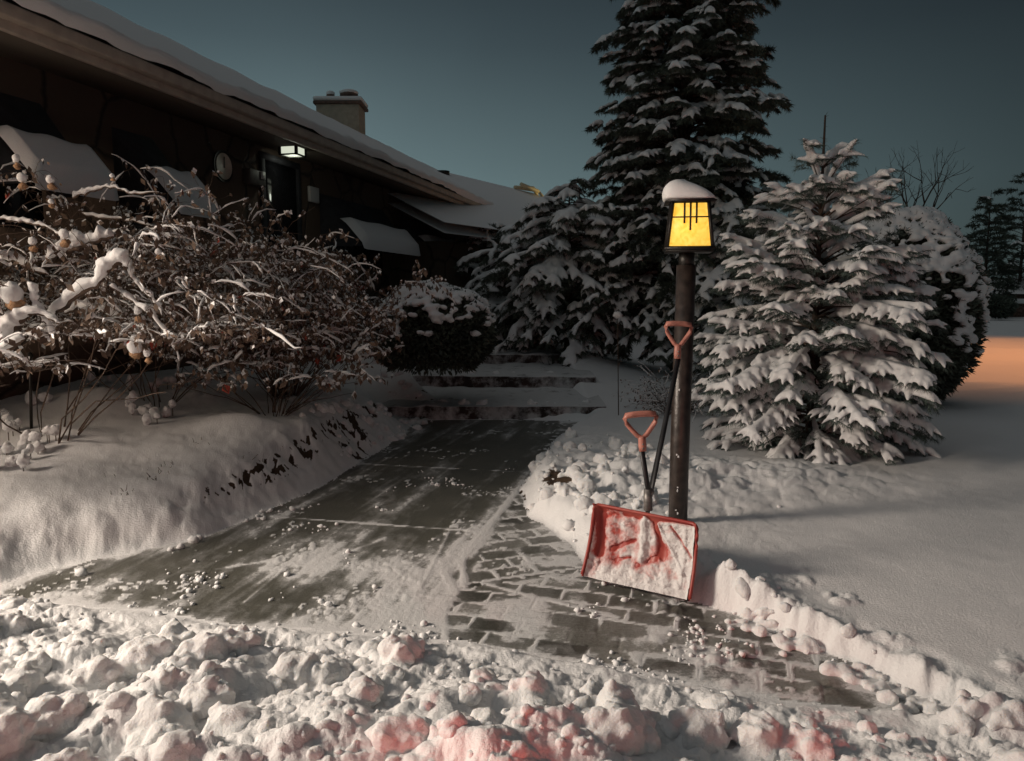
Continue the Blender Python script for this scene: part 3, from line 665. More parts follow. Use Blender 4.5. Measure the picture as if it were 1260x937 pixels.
for f in range(4):
    c = [(1, 0), (0, 1), (-1, 0), (0, -1)][f]; td = (-c[1], c[0])
    for off, ln in ((-.034, .74), (0, .97), (.034, .74)):
        o_ = 1.03; zl = zt-(zt-zb)*ln*.64; wl_ = wt+(wb-wt)*(ln*.64)
        hb.tube([LN(c[0]*wt*o_+td[0]*off, c[1]*wt*o_+td[1]*off, zt), LN(c[0]*wl_*o_+td[0]*off, c[1]*wl_*o_+td[1]*off, zl)], [.006]*2, 4)
hb.build('glass_bars', M_black, post, smooth=False)
m = MB(); m.box((-wb-.006, -wb-.006, zb-.02), (wb+.006, wb+.006, zb-.002), LN); m.build('base_plate', M_black, post, smooth=False)
wr_ = .145
m = MB(); m.add([tuple(LN(*p)) for p in ((-wr_, -wr_, zt+.0), (wr_, -wr_, zt), (wr_, wr_, zt), (-wr_, wr_, zt), (-.02, -.02, zt+.07), (.02, -.02, zt+.07), (.02, .02, zt+.07), (-.02, .02, zt+.07))],
    [(0, 3, 2, 1), (0, 1, 5, 4), (1, 2, 6, 5), (2, 3, 7, 6), (3, 0, 4, 7), (4, 5, 6, 7)]); m.build('lantern_roof', M_black, post, smooth=False)
# cap of snow, peak off to the left
V = []; F = []; n = 26; prof = [(1.0, 0), (1.05, .07), (1.05, .22), (1.0, .42), (.90, .64), (.72, .82), (.46, .94), (.18, .99), (.0, 1.0)]
for j, (rr2, zz) in enumerate(prof):
    for i in range(n):
        a = 2*math.pi*i/n; sq = 1/max(abs(math.cos(a)), abs(math.sin(a)))**.72
        x = math.cos(a)*sq*wr_*1.0*rr2; y = math.sin(a)*sq*wr_*rr2
        skew = 1-.38*max(0, (x/wr_+.2))*1.0
        V.append(tuple(LN(x-.035*zz, y, zt+.008+.128*zz*(skew if zz < 1 else 1.0)*(1+.02*math.sin(a*5)))))
for j in range(len(prof)-1):
    for i in range(n): k = (i+1) % n; F.append((j*n+i, j*n+k, (j+1)*n+k, (j+1)*n+i))
F.append(tuple(range(n))[::-1])
m = MB(); m.add(V, F); sn_ = m.build('snow_cap', M_snow, post); sm = sn_.modifiers.new('s', 'SUBSURF'); sm.levels = sm.render_levels = 1

# ------------------------------------------------------------------ shovel
BL, BRt = PZ(719, 709, .03), PZ(851, 739, .03)
TL, TR = PY(735, 621, BL.y+.10), PY(861, 646, BRt.y+.10)
shv = empty('snow_shovel', ((BL+BRt)/2), 'red snow shovel with two handles, blade caked in snow, leaning on the lamp post', 'shovel')
nrm = (BRt-BL).cross(TL-BL).normalized()
if nrm.y > 0: nrm = -nrm
def BS(s, t, off=0):
    rim = .035*(np.clip(abs(s-.5)-.455, 0, 1)/.045)**1.2
    p = BL.lerp(BRt, s).lerp(TL.lerp(TR, s), t)
    bow = -.055*math.sin(math.pi*min(1, t*1.05))*(1-(2*s-1)**4*.6)
    ribs = .006*math.sin(s*math.pi*14)*(1 if .1 < s < .9 and .1 < t < .9 else 0)
    top = .03*max(0, (t-.94)/.06)
    return p+nrm*(rim+bow+top+off+ribs)
nu, nv2 = 60, 40
def grid_mesh(fun, nu, nv2, keep=None):
    V = [tuple(fun(i/nu, j/nv2)) for j in range(nv2+1) for i in range(nu+1)]
    F = []
    for j in range(nv2):
        for i in range(nu):
            if keep is None or keep((i+.5)/nu, (j+.5)/nv2): a = j*(nu+1)+i; F.append((a, a+1, a+nu+2, a+nu+1))
    m = MB(); m.add(V, F); return m
bl = grid_mesh(lambda s, t: BS(s, t), nu, nv2).build('blade', M_red, shv); sm = bl.modifiers.new('s', 'SOLIDIFY'); sm.thickness = .006; sm.offset = 0
m = MB()
rimpts = [BS(0.0, t, .0) for t in np.linspace(0.02, .93, 14)]+[BS(.012, .975), BS(.04, 1.0)]+[BS(s, 1.0, .0) for s in np.linspace(.08, .92, 20)]+[BS(.96, 1.0), BS(.988, .975)]+[BS(1.0, t, .0) for t in np.linspace(.93, 0.02, 14)]
m.tube(rimpts, [.009]*len(rimpts), 8); m.build('blade_rim', M_red, shv)
m = MB(); m.tube([BS(s, 0.0, .0) for s in np.linspace(.01, .99, 14)], [.005]*14, 6); m.build('wear_strip', M_shaft, shv)
NS, NT = 150, 110
ss, tt = np.meshgrid(np.linspace(.02, .98, NS+1), np.linspace(.0, .965, NT+1))
asp = 1.5
cov = .37+.42*fbm(ss*asp*6+tt*3.0, tt*6-ss*2, 5, 201)+.30*fbm(ss*asp*2.2, tt*2, 2, 203)
def sline(x0, y0, x1, y1, w, g):
    ex, ey = (x1-x0)*asp, y1-y0; t = np.clip((((ss-x0)*asp)*ex+(tt-y0)*ey)/(ex*ex+ey*ey), 0, 1)
    return g*np.exp(-((((ss-x0)*asp-t*ex)**2+(tt-y0-t*ey)**2)/w**2))
cov += sline(.5, .95, .5, .35, .05, .7)+sline(.62, .9, .9, .3, .02, .4)+.45*sst(.35, .0, tt)+.25*sst(.6, .9, ss)
cov -= sline(.60, .92, .68, .45, .035, .7)+sline(.47, .3, .60, .42, .05, .6)+sline(.05, .95, .08, .35, .055, .9)+sline(.2, .45, .4, .62, .03, .45)+sline(.75, .9, .95, .55, .02, .5)+sline(.25, .3, .38, .38, .02, .4)+sline(.3, .95, .98, .985, .03, .5)
th = np.clip(cov-.12, 0, 1)*.030+.006*fbm(ss*asp*22, tt*22, 4, 202)+.004
V = []; 
for j in range(NT+1):
    for i in range(NS+1): V.append(tuple(BS(float(ss[j, i]), float(tt[j, i]), .004+float(th[j, i]) if cov[j, i] > .1 else -.004)))
F = []
for j in range(NT):
    for i in range(NS):
        if max(cov[j, i], cov[j+1, i+1], cov[j+1, i], cov[j, i+1]) > .1: a = j*(NS+1)+i; F.append((a, a+1, a+NS+2, a+NS+1))
M_cake = snow_material('caked_snow', bump=.9); nt = M_cake.node_tree; b = nt.nodes['Principled BSDF']
at_ = nt.nodes.new('ShaderNodeAttribute'); at_.attribute_name = 'cover'; tc = nt.nodes.new('ShaderNodeTexCoord'); n_ = N('ShaderNodeTexNoise', Scale=45, Detail=6); nt.links.new(tc.outputs['Object'], n_.inputs['Vector'])
a_ = nt.nodes.new('ShaderNodeMath'); a_.operation = 'MULTIPLY_ADD'; a_.inputs[1].default_value = .55; nt.links.new(n_.outputs['Fac'], a_.inputs[0]); nt.links.new(at_.outputs['Fac'], a_.inputs[2])
r_ = nt.nodes.new('ShaderNodeValToRGB'); r_.color_ramp.elements[0].position = .38; r_.color_ramp.elements[0].color = (.50, .09, .07, 1); r_.color_ramp.elements[1].position = .85; r_.color_ramp.elements[1].color = (.78, .76, .75, 1)
nt.links.new(a_.outputs[0], r_.inputs[0]); nt.links.new(r_.outputs[0], b.inputs['Base Color'])
m = MB(); m.add(V, F); me_ = m.mesh('caked_snow'); atr = me_.attributes.new('cover', 'FLOAT', 'POINT'); atr.data.foreach_set('value', np.clip(cov, 0, 1).ravel().astype(np.float32)); link('caked_snow', me_, M_cake, shv)
# shafts
jY = BS(.5, 1).y+.02
J0 = PY(797, 622, jY+.0); top1 = PY(835, 440, 4.33); mid = J0.lerp(top1, .5)+Vector((0, 0, -.012))
low = BS(.5, .35, -.05)
m = MB(); m.tube([low, J0, mid, top1], [.015]*4, 12); m.build('shaft', M_shaft, shv)
ax0 = PY(798, 606, jY-.005); ax1 = PY(789.5, 553, jY-.06)
m = MB(); m.tube([J0+Vector((.0, 0, -.03)), ax0, ax1], [.0135]*3, 12); m.build('second_shaft', M_shaft, shv)
m = MB(); m.tube([PY(797.5, 628, jY-.01), PY(797, 602, jY-.005)], [.024, .021], 10); m.blob(PY(799, 605, jY-.0), (.026, .022, .022), 8, 6, .08); m.build('clamp', M_cast, shv)
def dgrip(center_px, Yd, width, hgt, neck, tilt, name):
    # closed loop in the image-facing plane
    c = PY(*center_px, Yd); loop = [(-.5, 1.0), (-.25, 1.03), (0, 1.04), (.25, 1.03), (.5, 1.0), (.56, .88), (.50, .68), (.34, .42), (.16, .17), (0, .06), (-.16, .17), (-.34, .42), (-.50, .68), (-.56, .88)]
    ct, st_ = math.cos(tilt), math.sin(tilt)
    def W(x, z): return c+Vector((x*ct+z*st_, 0.1*z, -x*st_+z*ct))
    m = MB(); pts = [W(x*width, z*hgt) for x, z in loop]
    m.tube(pts, [.0165 if i < 5 else .0125 for i in range(len(pts))], 10, closed=True)
    m.tube([W(0, .12*hgt), W(0, 0), W(0, -neck*.6), W(0, -neck)], [.019, .020, .021, .019], 12)
    g_ = m.build(name, M_grip, shv)
    m = MB()
    for dz in (-.35, -.7): m.tube([W(0, dz*neck)+Vector((0, -.024, 0)), W(0, dz*neck)+Vector((0, -.018, 0))], [.005, .005], 8)
    m.build('rivet', M_cast, g_)
dgrip((834, 428), 4.32, .135, .135, .065, R(2), 'grip')
dgrip((790, 541), jY-.065, .145, .125, .06, R(-4), 'second_grip')

# ------------------------------------------------------------------ conifers
def norm_rows(v): return v/(np.linalg.norm(v, axis=1)[:, None]+1e-9)
def norm(v): return v/(np.linalg.norm(v)+1e-9)
def conifer(name, label, cat, cx, cy, z0, zs, rs, nbr, fl, fr, ncol, seed, snowp=1.0, e_top=.9, e_low=.05, droop=.35, inner=.35, need=40, nl=.035, nw=.005, voxel=0, smooth_it=2, trunk_r=.05, group=None, sub=True, sp=None, leader=0, back=True, jut=.25, zj=.0, ej=.12, axis=True):
    rng = np.random.default_rng(seed)
    root = empty(name, (cx, cy, z0), label, cat, group)
    zs = np.array(zs); rs = np.array(rs); ztop = zs[-1]; zlow = zs[0]
    snow = MB(); twig = MB(); nd = Needles()
    tr = MB(); tr.tube([(cx, cy, z0-.1), (cx, cy, (z0+ztop)/2), (cx, cy, ztop+leader)], [trunk_r, trunk_r*.6, .008], 8); tr.build('trunk', M_bark, root)
    zz = np.linspace(zlow, ztop, 400); dens = np.interp(zz, zs, rs)**1.1+.08; cdf = np.cumsum(dens); cdf /= cdf[-1]
    def finger(p, d, L, r, dr, snowy):
        nseg = 4; pts = [p]; dd_ = d.copy(); 
        for i in range(nseg):
            dd_ = norm(dd_+np.array([0, 0, -dr/nseg])); pts.append(pts[-1]+dd_*L/nseg)
        pts = np.array(pts); rad = r*np.array([1.08, 1.08, .88, .62, .25])*(1+.12*rng.standard_normal(5))
        if snowy:
            cp = pts.copy(); cp[:, 2] += rad*.75; snow.tube(cp, rad, 6, flat=.75)
        n = need
        t = rng.random(n)*(nseg); i0 = np.minimum(t.astype(int), nseg-1); ff = (t-i0)[:, None]
        bs = pts[i0]*(1-ff)+pts[i0+1]*ff
        tang = norm(pts[-1]-pts[0])
        rd = rng.standard_normal((n, 3)); rd[:, 2] = -np.abs(rd[:, 2])*(1 if snowy else .0)+(0 if snowy else rd[:, 2]); 
        dirs = rd/np.linalg.norm(rd, axis=1)[:, None]*.9+tang*.8; dirs /= np.linalg.norm(dirs, axis=1)[:, None]
        nd.add(bs, dirs, nl*rng.uniform(.7, 1.3, n)+r*.45, nw)
    for i in range(nbr):
        fz = (i+.5)/nbr; z = float(np.interp((fz+rng.uniform(-.5, .5)/nbr), cdf, zz)+rng.normal(0, 1)*zj); z = min(max(z, zlow), ztop); hfrac = (z-zlow)/(ztop-zlow)
        az = rng.uniform(0, 2*math.pi) if jut == .10 else i*2.399963+rng.uniform(-.4, .4)
        if not back and math.sin(az) > .75: continue
        L = float(np.interp(z, zs, rs))*rng.uniform(.78, 1.0+jut*.35)+.04
        if rng.random() < .12: L *= 1+jut
        if jut == .10 and rng.random() < .33: L *= rng.uniform(.5, .75)
        e = e_low+(e_top-e_low)*hfrac**1.3+rng.uniform(-ej, ej)
        hd = np.array([math.cos(az), math.sin(az), 0]); 
        n = 8; P = []
        for k in range(n+1):
            s = k/n; P.append(np.array([cx, cy, z])+hd*L*s+np.array([0, 0, L*(e*s-droop*s*s+ .10*s**4)]))
        P = np.array(P)
        twig.tube(P[:7], np.linspace(.012, .005, 7)*max(1, L), 4)
        thick = fr*(.85+.35*rng.random())
        # main axis tip as a finger
        def at(s):
            k = min(int(s*n), n-1); f = s*n-k; return P[k]*(1-f)+P[k+1]*f, norm(P[k+1]-P[k])
        step = sp or fl*.55; s0 = inner
        cnt = max(2, int(L*(1-s0)/step)); snowy_b = rng.random() < snowp
        if snowy_b and axis:
            seg = np.array([at(s)[0] for s in np.linspace(max(s0-.15, .1), .97, 6)]); rr3 = thick*np.array([.6, .9, 1.05, 1.1, 1.0, .75]); seg[:, 2] += rr3*.7; snow.tube(seg, rr3, 6, flat=.7)
        p, d = at(.88); finger(p, d, fl*.75, thick*.95, .15, snowy_b)
        for c_ in range(cnt):
            s = s0+(1-s0)*(c_+.5+rng.uniform(-.3, .3))/cnt*.96; p, d = at(min(s, .97))
            for sg in (-1, 1):
                if rng.random() < .08: continue
                side = norm(np.cross(d, [0, 0, 1]))*sg; a_ = R(rng.uniform(38, 62)); dirn = norm(d*math.cos(a_)+side*math.sin(a_)+np.array([0, 0, rng.uniform(-.28, .08)]))
                Lf = fl*(1.25-.55*s)*rng.uniform(.7, 1.2)*min(1, .5+L)
                sn = snowy_b and rng.random() < .93
                finger(p, dirn, Lf, thick*rng.uniform(.75, 1.05), .35, sn)
                if sub and Lf > fl*.75:
                    for sg2 in (-1, 1):
                        if rng.random() < .65:
                            q2 = p+dirn*Lf*.45; sd2 = norm(np.cross(dirn, [0, 0, 1]))*sg2
                            finger(q2, norm(dirn+sd2*.85+np.array([0, 0, -.15])), Lf*.5, thick*.72, .3, sn)
    if leader:
        for k in range(4): finger(np.array([cx, cy, ztop]), norm(np.array([math.cos(k*1.6), math.sin(k*1.6), 1.5])), fl*.8, fr*.6, 0, True)
        finger(np.array([cx, cy, ztop]), np.array([0, 0, 1.]), leader, fr*.30, 0, False)
    twig.build('limbs', M_bark, root); nd.build('needles', ncol, root)
    snow.build('snow_load', M_snow, root, remesh=voxel, smooth_it=smooth_it)
    return root
C = PY(1003, 400, 6.75)
conifer('spruce_tree', 'small bushy spruce right of the lamp post, every branch loaded with thick snow', 'tree', C.x, 6.75, .1,
        [.16, .5, 1.0, 1.45, 1.8, 2.15, 2.45, 2.65], [.98, 1.12, 1.05, .92, .72, .52, .32, .14], 290, .205, .036, M_needle_b, 3, snowp=.96, e_top=1.0, e_low=.08, droop=.38, need=44, nl=.042, zj=.10, ej=.26, voxel=.012, smooth_it=2, leader=.45, jut=.10)
C = PY(838, 300, 12.5)
conifer('spruce_tree', 'tall dark spruce rising out of frame behind the lamp post', 'tree', C.x, 12.5, .3,
        [.9, 2, 3.3, 4.5, 5.6, 7.0, 8.0, 9.0, 10.2], [1.3, 1.38, 1.36, 1.25, 1.15, 1.0, .82, .52, .1], 640, .25, .042, M_needle, 11, snowp=.85, e_top=1.1, e_low=.55, droop=.75, need=60, nl=.075, nw=.015, inner=.3, zj=.2, ej=.35, axis=False, sub=True, trunk_r=.13, jut=.34, back=True, voxel=.025, smooth_it=2)
C = PY(700, 300, 13.2)
conifer('hemlock_tree', 'drooping evergreen left of the lamp post with broad snowy fans', 'tree', C.x, 13.2, .4,
        [.9, 1.3, 1.8, 2.3, 2.8, 3.15, 3.4], [1.1, 1.3, 1.35, 1.2, .9, .6, .25], 190, .32, .050, M_needle, 17, snowp=.85, e_top=.5, e_low=.3, droop=.7, need=40, nl=.07, nw=.015, voxel=.03, smooth_it=2, trunk_r=.08, zj=.2, ej=.3)
C = PY(640, 300, 14.8)
conifer('hemlock_tree', 'dim snowy evergreen shrub at the far house corner, below the lit gable', 'tree', C.x, 14.8, .4,
        [.9, 1.4, 1.9, 2.4, 2.75], [1.1, 1.25, 1.15, .85, .3], 110, .32, .05, M_needle, 19, snowp=.8, e_top=.5, e_low=.3, droop=.7, need=40, nl=.07, nw=.016, voxel=.034, smooth_it=2, trunk_r=.06, zj=.2, ej=.3)
C = PY(598, 300, 16.5)
conifer('hemlock_tree', 'dark evergreen against the far end of the stone house', 'tree', C.x, 16.5, .4,
        [.9, 1.7, 2.4, 3.0], [1.1, 1.25, 1.0, .3], 100, .34, .05, M_needle, 23, snowp=.7, e_top=.6, e_low=.3, droop=.7, need=40, nl=.07, nw=.017, voxel=.038, smooth_it=2, trunk_r=.06, zj=.2, ej=.3)
C = PY(915, 300, 11.4)
conifer('hemlock_tree', 'snowy evergreen between lamp post and small spruce, in the background', 'tree', C.x, 11.4, .3,
        [.5, 1.2, 1.9, 2.5, 2.95], [.85, .95, .95, .8, .4], 110, .27, .045, M_needle, 29, snowp=.9, e_top=.45, e_low=.3, droop=.75, need=40, nl=.06, nw=.013, voxel=.028, smooth_it=2, trunk_r=.06, zj=.15, ej=.3)
# distant dark conifers
for (u, vt, Yd, rad, sd, lab) in ((1209, 234, 42, 1.5, 31, 'slim dark conifer far off at the right edge, behind the snowy road'), (1252, 205, 48, 2.7, 37, 'broad dark conifer cut by the right edge of the picture')):
    C = PY(u, 380, Yd); zt_ = PY(u, vt, Yd).z
    conifer('distant_conifer', lab, 'tree', C.x, Yd, .3, [.5, 1.5, zt_*.6, zt_], [rad*.9, rad, rad*.7, .1], 90, .6, .06, M_needle, sd, snowp=.08, e_top=.9, e_low=.3, droop=.5, need=34, nl=.2, nw=.05, sub=False, trunk_r=.12, group='dark conifers in the distance')

# ------------------------------------------------------------------ rounded evergreen shrubs
def round_shrub(name, label, c, rx, ry, rz, z0, n, lr, seed, topbias=.0, voxel=.03, leafl=.09, leafw=.03):
    rng = np.random.default_rng(seed); root = empty(name, (c.x, c.y, z0), label, 'shrub')
    cz = z0+rz*.92
    d = rng.standard_normal((n, 3)); d /= np.linalg.norm(d, axis=1)[:, None]; d[:, 2] = np.where(d[:, 2] < -.75, -d[:, 2], d[:, 2])
    bump = 1+.10*fbm(d[:, 0]*3+5, d[:, 2]*3+d[:, 1]*2, 3, seed)
    P = np.array([c.x, c.y, cz])+d*np.array([rx, ry, rz])*bump[:, None]
    snow = MB(); pr_ = sst(-.15, .45, d[:, 2]*.85+topbias+.55*fbm(d[:, 0]*5+d[:, 1]*3, d[:, 2]*6+d[:, 1]*3, 3, seed+5))
    for i in range(n):
        if pr_[i] > rng.uniform(.3, .7):
            r = lr*rng.uniform(.5, 1.25); snow.blob(P[i]+np.array([0, 0, .3*r]), (r*1.1, r*1.1, r*.62), 7, 5, .14)
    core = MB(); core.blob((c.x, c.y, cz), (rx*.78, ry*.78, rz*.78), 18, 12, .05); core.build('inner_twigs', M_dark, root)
    nd = Needles(); K = n*16; dd_ = rng.standard_normal((K, 3)); dd_ /= np.linalg.norm(dd_, axis=1)[:, None]; dd_[:, 2] = np.where(dd_[:, 2] < -.8, -dd_[:, 2], dd_[:, 2])
    bump = 1+.10*fbm(dd_[:, 0]*3+5, dd_[:, 2]*3+dd_[:, 1]*2, 3, seed)-.2*rng.random(K)
    Q = np.array([c.x, c.y, cz])+dd_*np.array([rx, ry, rz])*bump[:, None]
    o = dd_+.6*rng.standard_normal((K, 3)); o /= np.linalg.norm(o, axis=1)[:, None]
    nd.leaf(Q, o, leafl*rng.uniform(.6, 1.3, K), leafw); nd.build('foliage', M_needle, root)
    snow.build('snow_load', M_snow, root, remesh=voxel, smooth_it=1)
    return root
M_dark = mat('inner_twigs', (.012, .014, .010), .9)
C = PY(1100, 350, 9.6)
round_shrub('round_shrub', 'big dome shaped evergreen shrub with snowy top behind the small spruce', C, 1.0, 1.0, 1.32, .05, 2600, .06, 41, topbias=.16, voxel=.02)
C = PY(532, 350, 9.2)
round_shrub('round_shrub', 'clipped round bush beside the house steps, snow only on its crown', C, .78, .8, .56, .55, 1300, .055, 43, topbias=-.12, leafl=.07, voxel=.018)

# ------------------------------------------------------------------ generic twiggy bushes
def twiggy(name, label, base, spread, hgt, nst, seed, snow_r=.012, leaf=0, lean=(0, 0), sub=5, heads=0, flat=.5, frost=.5, leafL=.06, smooth_vox=.009, stem_r=.006, cat='shrub', zmin=0):
    base = (base[0], base[1], gz(base[0], base[1])); rng = np.random.default_rng(seed); root = empty(name, base, label, cat)
    tw = MB(); sn = MB(); nd = Needles(); rd = Needles(); tips = []; fl_ = MB(); leafsn = Needles()
    def stem(p, d, L, r, lvl, curl, zmin=zmin):
        zmin = zmin+(rng.uniform(-.12, .12) if lvl == 0 and zmin else rng.uniform(-.06, .06) if zmin else 0)
        n = 7; pts = [p]; 
        for k in range(n):
            d = d+rng.standard_normal(3)*.16+np.array([0, 0, -curl/n])
            if pts[-1][2] < zmin+.12 and d[2] < .1: d[2] = .12
            d = norm(d); pts.append(pts[-1]+d*L/n)
        pts = np.array(pts); tw.tube(pts, np.linspace(r, r*.45, n+1), 5)
        if lvl > 0 and rng.random() < frost*1.3:
            i0 = rng.integers(0, 3); run = []
            for k in range(i0, n+1):
                t_ = norm(pts[min(k+1, n)]-pts[min(k, n-1)])
                if abs(t_[2]) > .85 or pts[k][2] < zmin: break
                run.append(k)
            if len(run) > 2:
                rs_ = snow_r*rng.uniform(.45, 1.1)*np.interp(np.arange(len(run)), [0, 1, len(run)-1.5, len(run)-1], [.15, 1, .8, .2])*(1+.3*rng.standard_normal(len(run))); rs_ = np.maximum(rs_, .002)
                c_ = pts[run].copy(); c_[:, 2] += rs_*.8; sn.tube(c_, rs_, 6)
        if leaf and lvl > 0:
            m_ = int(leaf*L*10)
            if m_:
                i0 = rng.integers(1, n+1, m_); bs = pts[i0]+rng.standard_normal((m_, 3))*.015; dn = rng.standard_normal((m_, 3))*.5+np.array([0, 0, -.9]); dn /= np.linalg.norm(dn, axis=1)[:, None]
                Ls = leafL*rng.uniform(.5, 1.3, m_); nd.leaf(bs, dn, Ls, Ls*.55)
                w_ = rng.random(m_) < .65
                if w_.any(): leafsn.leaf(bs[w_]+[0, 0, .007], norm_rows(dn[w_]+rng.standard_normal((int(w_.sum()), 3))*.25), Ls[w_]*rng.uniform(.4, .85), Ls[w_]*.55)
                if rng.random() < .02:
                    rd.leaf(bs[:1], dn[:1], Ls[:1]*1.1, Ls[:1]*.8)
        tips.append((pts[-1], d, lvl))
        if lvl < 2:
            for k in range(sub if lvl == 0 else max(2, sub-2)):
                i = rng.integers(2, n+1)
                if pts[i][2] < zmin: continue
                d2 = norm(norm(pts[i]-pts[i-1])*.8+rng.standard_normal(3)*np.array([.7, .7, .45])+np.array([0, 0, .1])); stem(pts[i], d2, L*rng.uniform(.3, .55), r*.6, lvl+1, curl*1.2, zmin)
    for i in range(nst):
        a = rng.uniform(0, 2*math.pi); rr4 = math.sqrt(rng.random())
        d = norm(np.array([math.cos(a)*spread*rr4+lean[0], math.sin(a)*spread*rr4*.8+lean[1], hgt*(1.1-.5*rr4)]))
        L = math.hypot(spread*rr4, hgt)*rng.uniform(.75, 1.1)
        stem(np.array([base[0]+math.cos(a)*.12*spread, base[1]+math.sin(a)*.12*spread, base[2]-.04]), d, L, stem_r, 0, flat)
    if heads:
        T = [t for t in tips if t[2] == 1]; rng.shuffle(T)
        for p, d, l in T[:heads]:
            r = rng.uniform(.028, .045); fl_.blob(p, (r, r, r*.9), 9, 7, .22); sn.blob(p+np.array([0, 0, r*.7]), (r*.9, r*.9, r*.8), 8, 6, .08)
        fl_.build('flower_head', M_flower, root)
    tw.build('stems', M_twig, root)
    if nd.a: nd.build('leaves', M_leaf, root)
    if rd.a: rd.build('red_leaves', M_redleaf, root)
    if leafsn.a: leafsn.build('leaf_snow', M_snow, root)
    if sn.v: sn.build('snow_load', M_snow, root)
    return root, rng
# left hydrangea-like bush, with thick laden boughs
hyd, rg = twiggy('hydrangea_bush', 'tangled hydrangea left with thick rolls of snow on its arching boughs and drooping flower heads', (-3.35, 5.35, .42), .9, 1.5, 12, 51, snow_r=.010, leaf=.9, sub=18, heads=0, flat=.8, frost=.28, lean=(.1, -.05), stem_r=.006, zmin=1.2)
bough = MB(); bt = MB()
def thick(pxs, Yd, rs):
    pts = [PY(u, v, Yd+dy) for (u, v, dy) in pxs]; P = np.array([tuple(p) for p in pts])
    t = np.linspace(0, 1, len(P)); tn = np.linspace(0, 1, len(P)*5); rr5 = np.interp(tn, t, rs)
    Pp = np.vstack([2*P[0]-P[1], P, 2*P[-1]-P[-2]]); Q = []
    for q_ in tn*(len(P)-1):
        i = min(int(q_), len(P)-2); f = q_-i; p0_, p1_, p2_, p3_ = Pp[i:i+4]; Q.append(.5*((2*p1_)+(-p0_+p2_)*f+(2*p0_-5*p1_+4*p2_-p3_)*f*f+(-p0_+3*p1_-3*p2_+p3_)*f**3))
    Q = np.array(Q)+RNG.standard_normal((len(tn), 3))*.006
    rr5 = rr5*(1+.22*RNG.standard_normal(len(tn)))*np.minimum(1, np.minimum(tn*12+.3, (1-tn)*9+.25)); rr5 = np.maximum(rr5, .005)
    bt = MB(); bough = MB(); bt.tube(Q, rr5*.35, 6); Q2 = Q.copy(); Q2[:, 2] += rr5*.7; bough.tube(Q2, rr5, 8, flat=.7); o_ = bt.build('bough', M_twig, hyd); bough.build('bough_snow', M_snow, o_, remesh=.010, smooth_it=3)
thick([(52, 398, 0), (85, 372, -.05), (118, 350, -.1), (135, 330, -.1), (150, 325, -.1), (165, 345, -.05), (185, 368, 0), (203, 392, 0)], 4.9, [.035, .05, .05, .05, .045, .022, .018, .012])
thick([(133, 352, 0), (165, 372, -.02), (192, 395, -.02), (212, 425, 0), (222, 448, 0)], 4.9, [.02, .026, .022, .018, .012])
thick([(0, 425, 0), (18, 405, 0), (38, 385, 0), (60, 392, 0), (78, 402, 0)], 4.7, [.06, .06, .035, .022, .012])
thick([(-5, 445, 0), (10, 430, 0), (30, 418, 0)], 4.6, [.06, .05, .02])
thick([(40, 350, 0), (45, 375, 0), (60, 405, 0), (68, 425, 0)], 4.75, [.03, .03, .022, .015])
thick([(90, 245, .3), (115, 235, .3), (140, 232, .3), (160, 238, .3), (200, 238, .3)], 5.0, [.03, .018, .012, .012, .008])
thick([(0, 270, .1), (30, 275, .1), (60, 282, .1), (85, 300, .1)], 5.0, [.02, .018, .014, .010])
thick([(60, 320, .1), (85, 310, .1), (110, 300, .1), (140, 292, .1)], 5.1, [.045, .06, .05, .03])
thick([(80, 385, .3), (115, 380, .3), (145, 392, .3), (185, 405, .3)], 5.2, [.04, .05, .04, .02])
thick([(0, 320, .2), (25, 325, .2), (60, 340, .2)], 5.0, [.03, .03, .02])
thick([(150, 300, .3), (190, 302, .3), (230, 310, .3), (262, 322, .3)], 5.3, [.016, .012, .012, .008])
thick([(100, 265, .3), (150, 270, .3), (200, 282, .3)], 5.5, [.018, .015, .009])
for (u, v, ry_, rv, Yd) in ((15, 362, 13, 16, 4.7), (166, 425, 9, 14, 4.85), (181, 437, 6, 9, 4.85), (170, 385, 7, 10, 4.9), (62, 224, 7, 8, 5.0), (79, 292, 8, 10, 5.0), (20, 198, 6, 8, 5.1), (27, 222, 8, 9, 5.1), (63, 250, 5, 5, 5.0), (40, 300, 7, 8, 5.0), (195, 312, 6, 6, 5.0), (138, 218, 4, 4, 5)):
    m1_ = MB(); m2_ = MB(); p = PY(u, v, Yd); k = Yd/910; sm_ = 1 if rv > 11 else .72; m1_.blob(p+Vector((0, 0, 0 if rv > 11 else rv*k*.35)), (ry_*k*sm_, ry_*k*.9*sm_, rv*k*sm_*.9), 12, 9, .07)
    m2_.blob(p-Vector((-.005, 0, rv*k*.8)), (ry_*k*.7, ry_*k*.7, rv*k*.45), 9, 7, .22); o_ = m2_.build('flower_head', M_flower, hyd); m1_.build('flower_snow', M_snow, o_)
twiggy('hydrangea_bush', 'hydrangea cut by the left edge, nearest the camera of the snowy bushes', (-4.15, 5.0, .42), .8, 1.4, 9, 52, snow_r=.011, leaf=.9, sub=17, heads=0, flat=.8, frost=.3, stem_r=.006, zmin=1.0)
twiggy('dry_leaf_bush', 'brown leafed bush at the centre left, dry leaves dusted with snow', (-2.25, 7.3, .6), .66, 1.25, 60, 53, snow_r=.012, leaf=3.4, sub=6, flat=.3, frost=.28, leafL=.062, stem_r=.006, zmin=.9)
twiggy('dry_leaf_bush', 'low leggy bush with red brown leaves between hydrangea and the larger brown bush', (-2.15, 6.6, .58), .6, .75, 26, 57, snow_r=.014, leaf=1.3, sub=5, flat=.35, frost=.4, leafL=.07, stem_r=.005, zmin=.75)
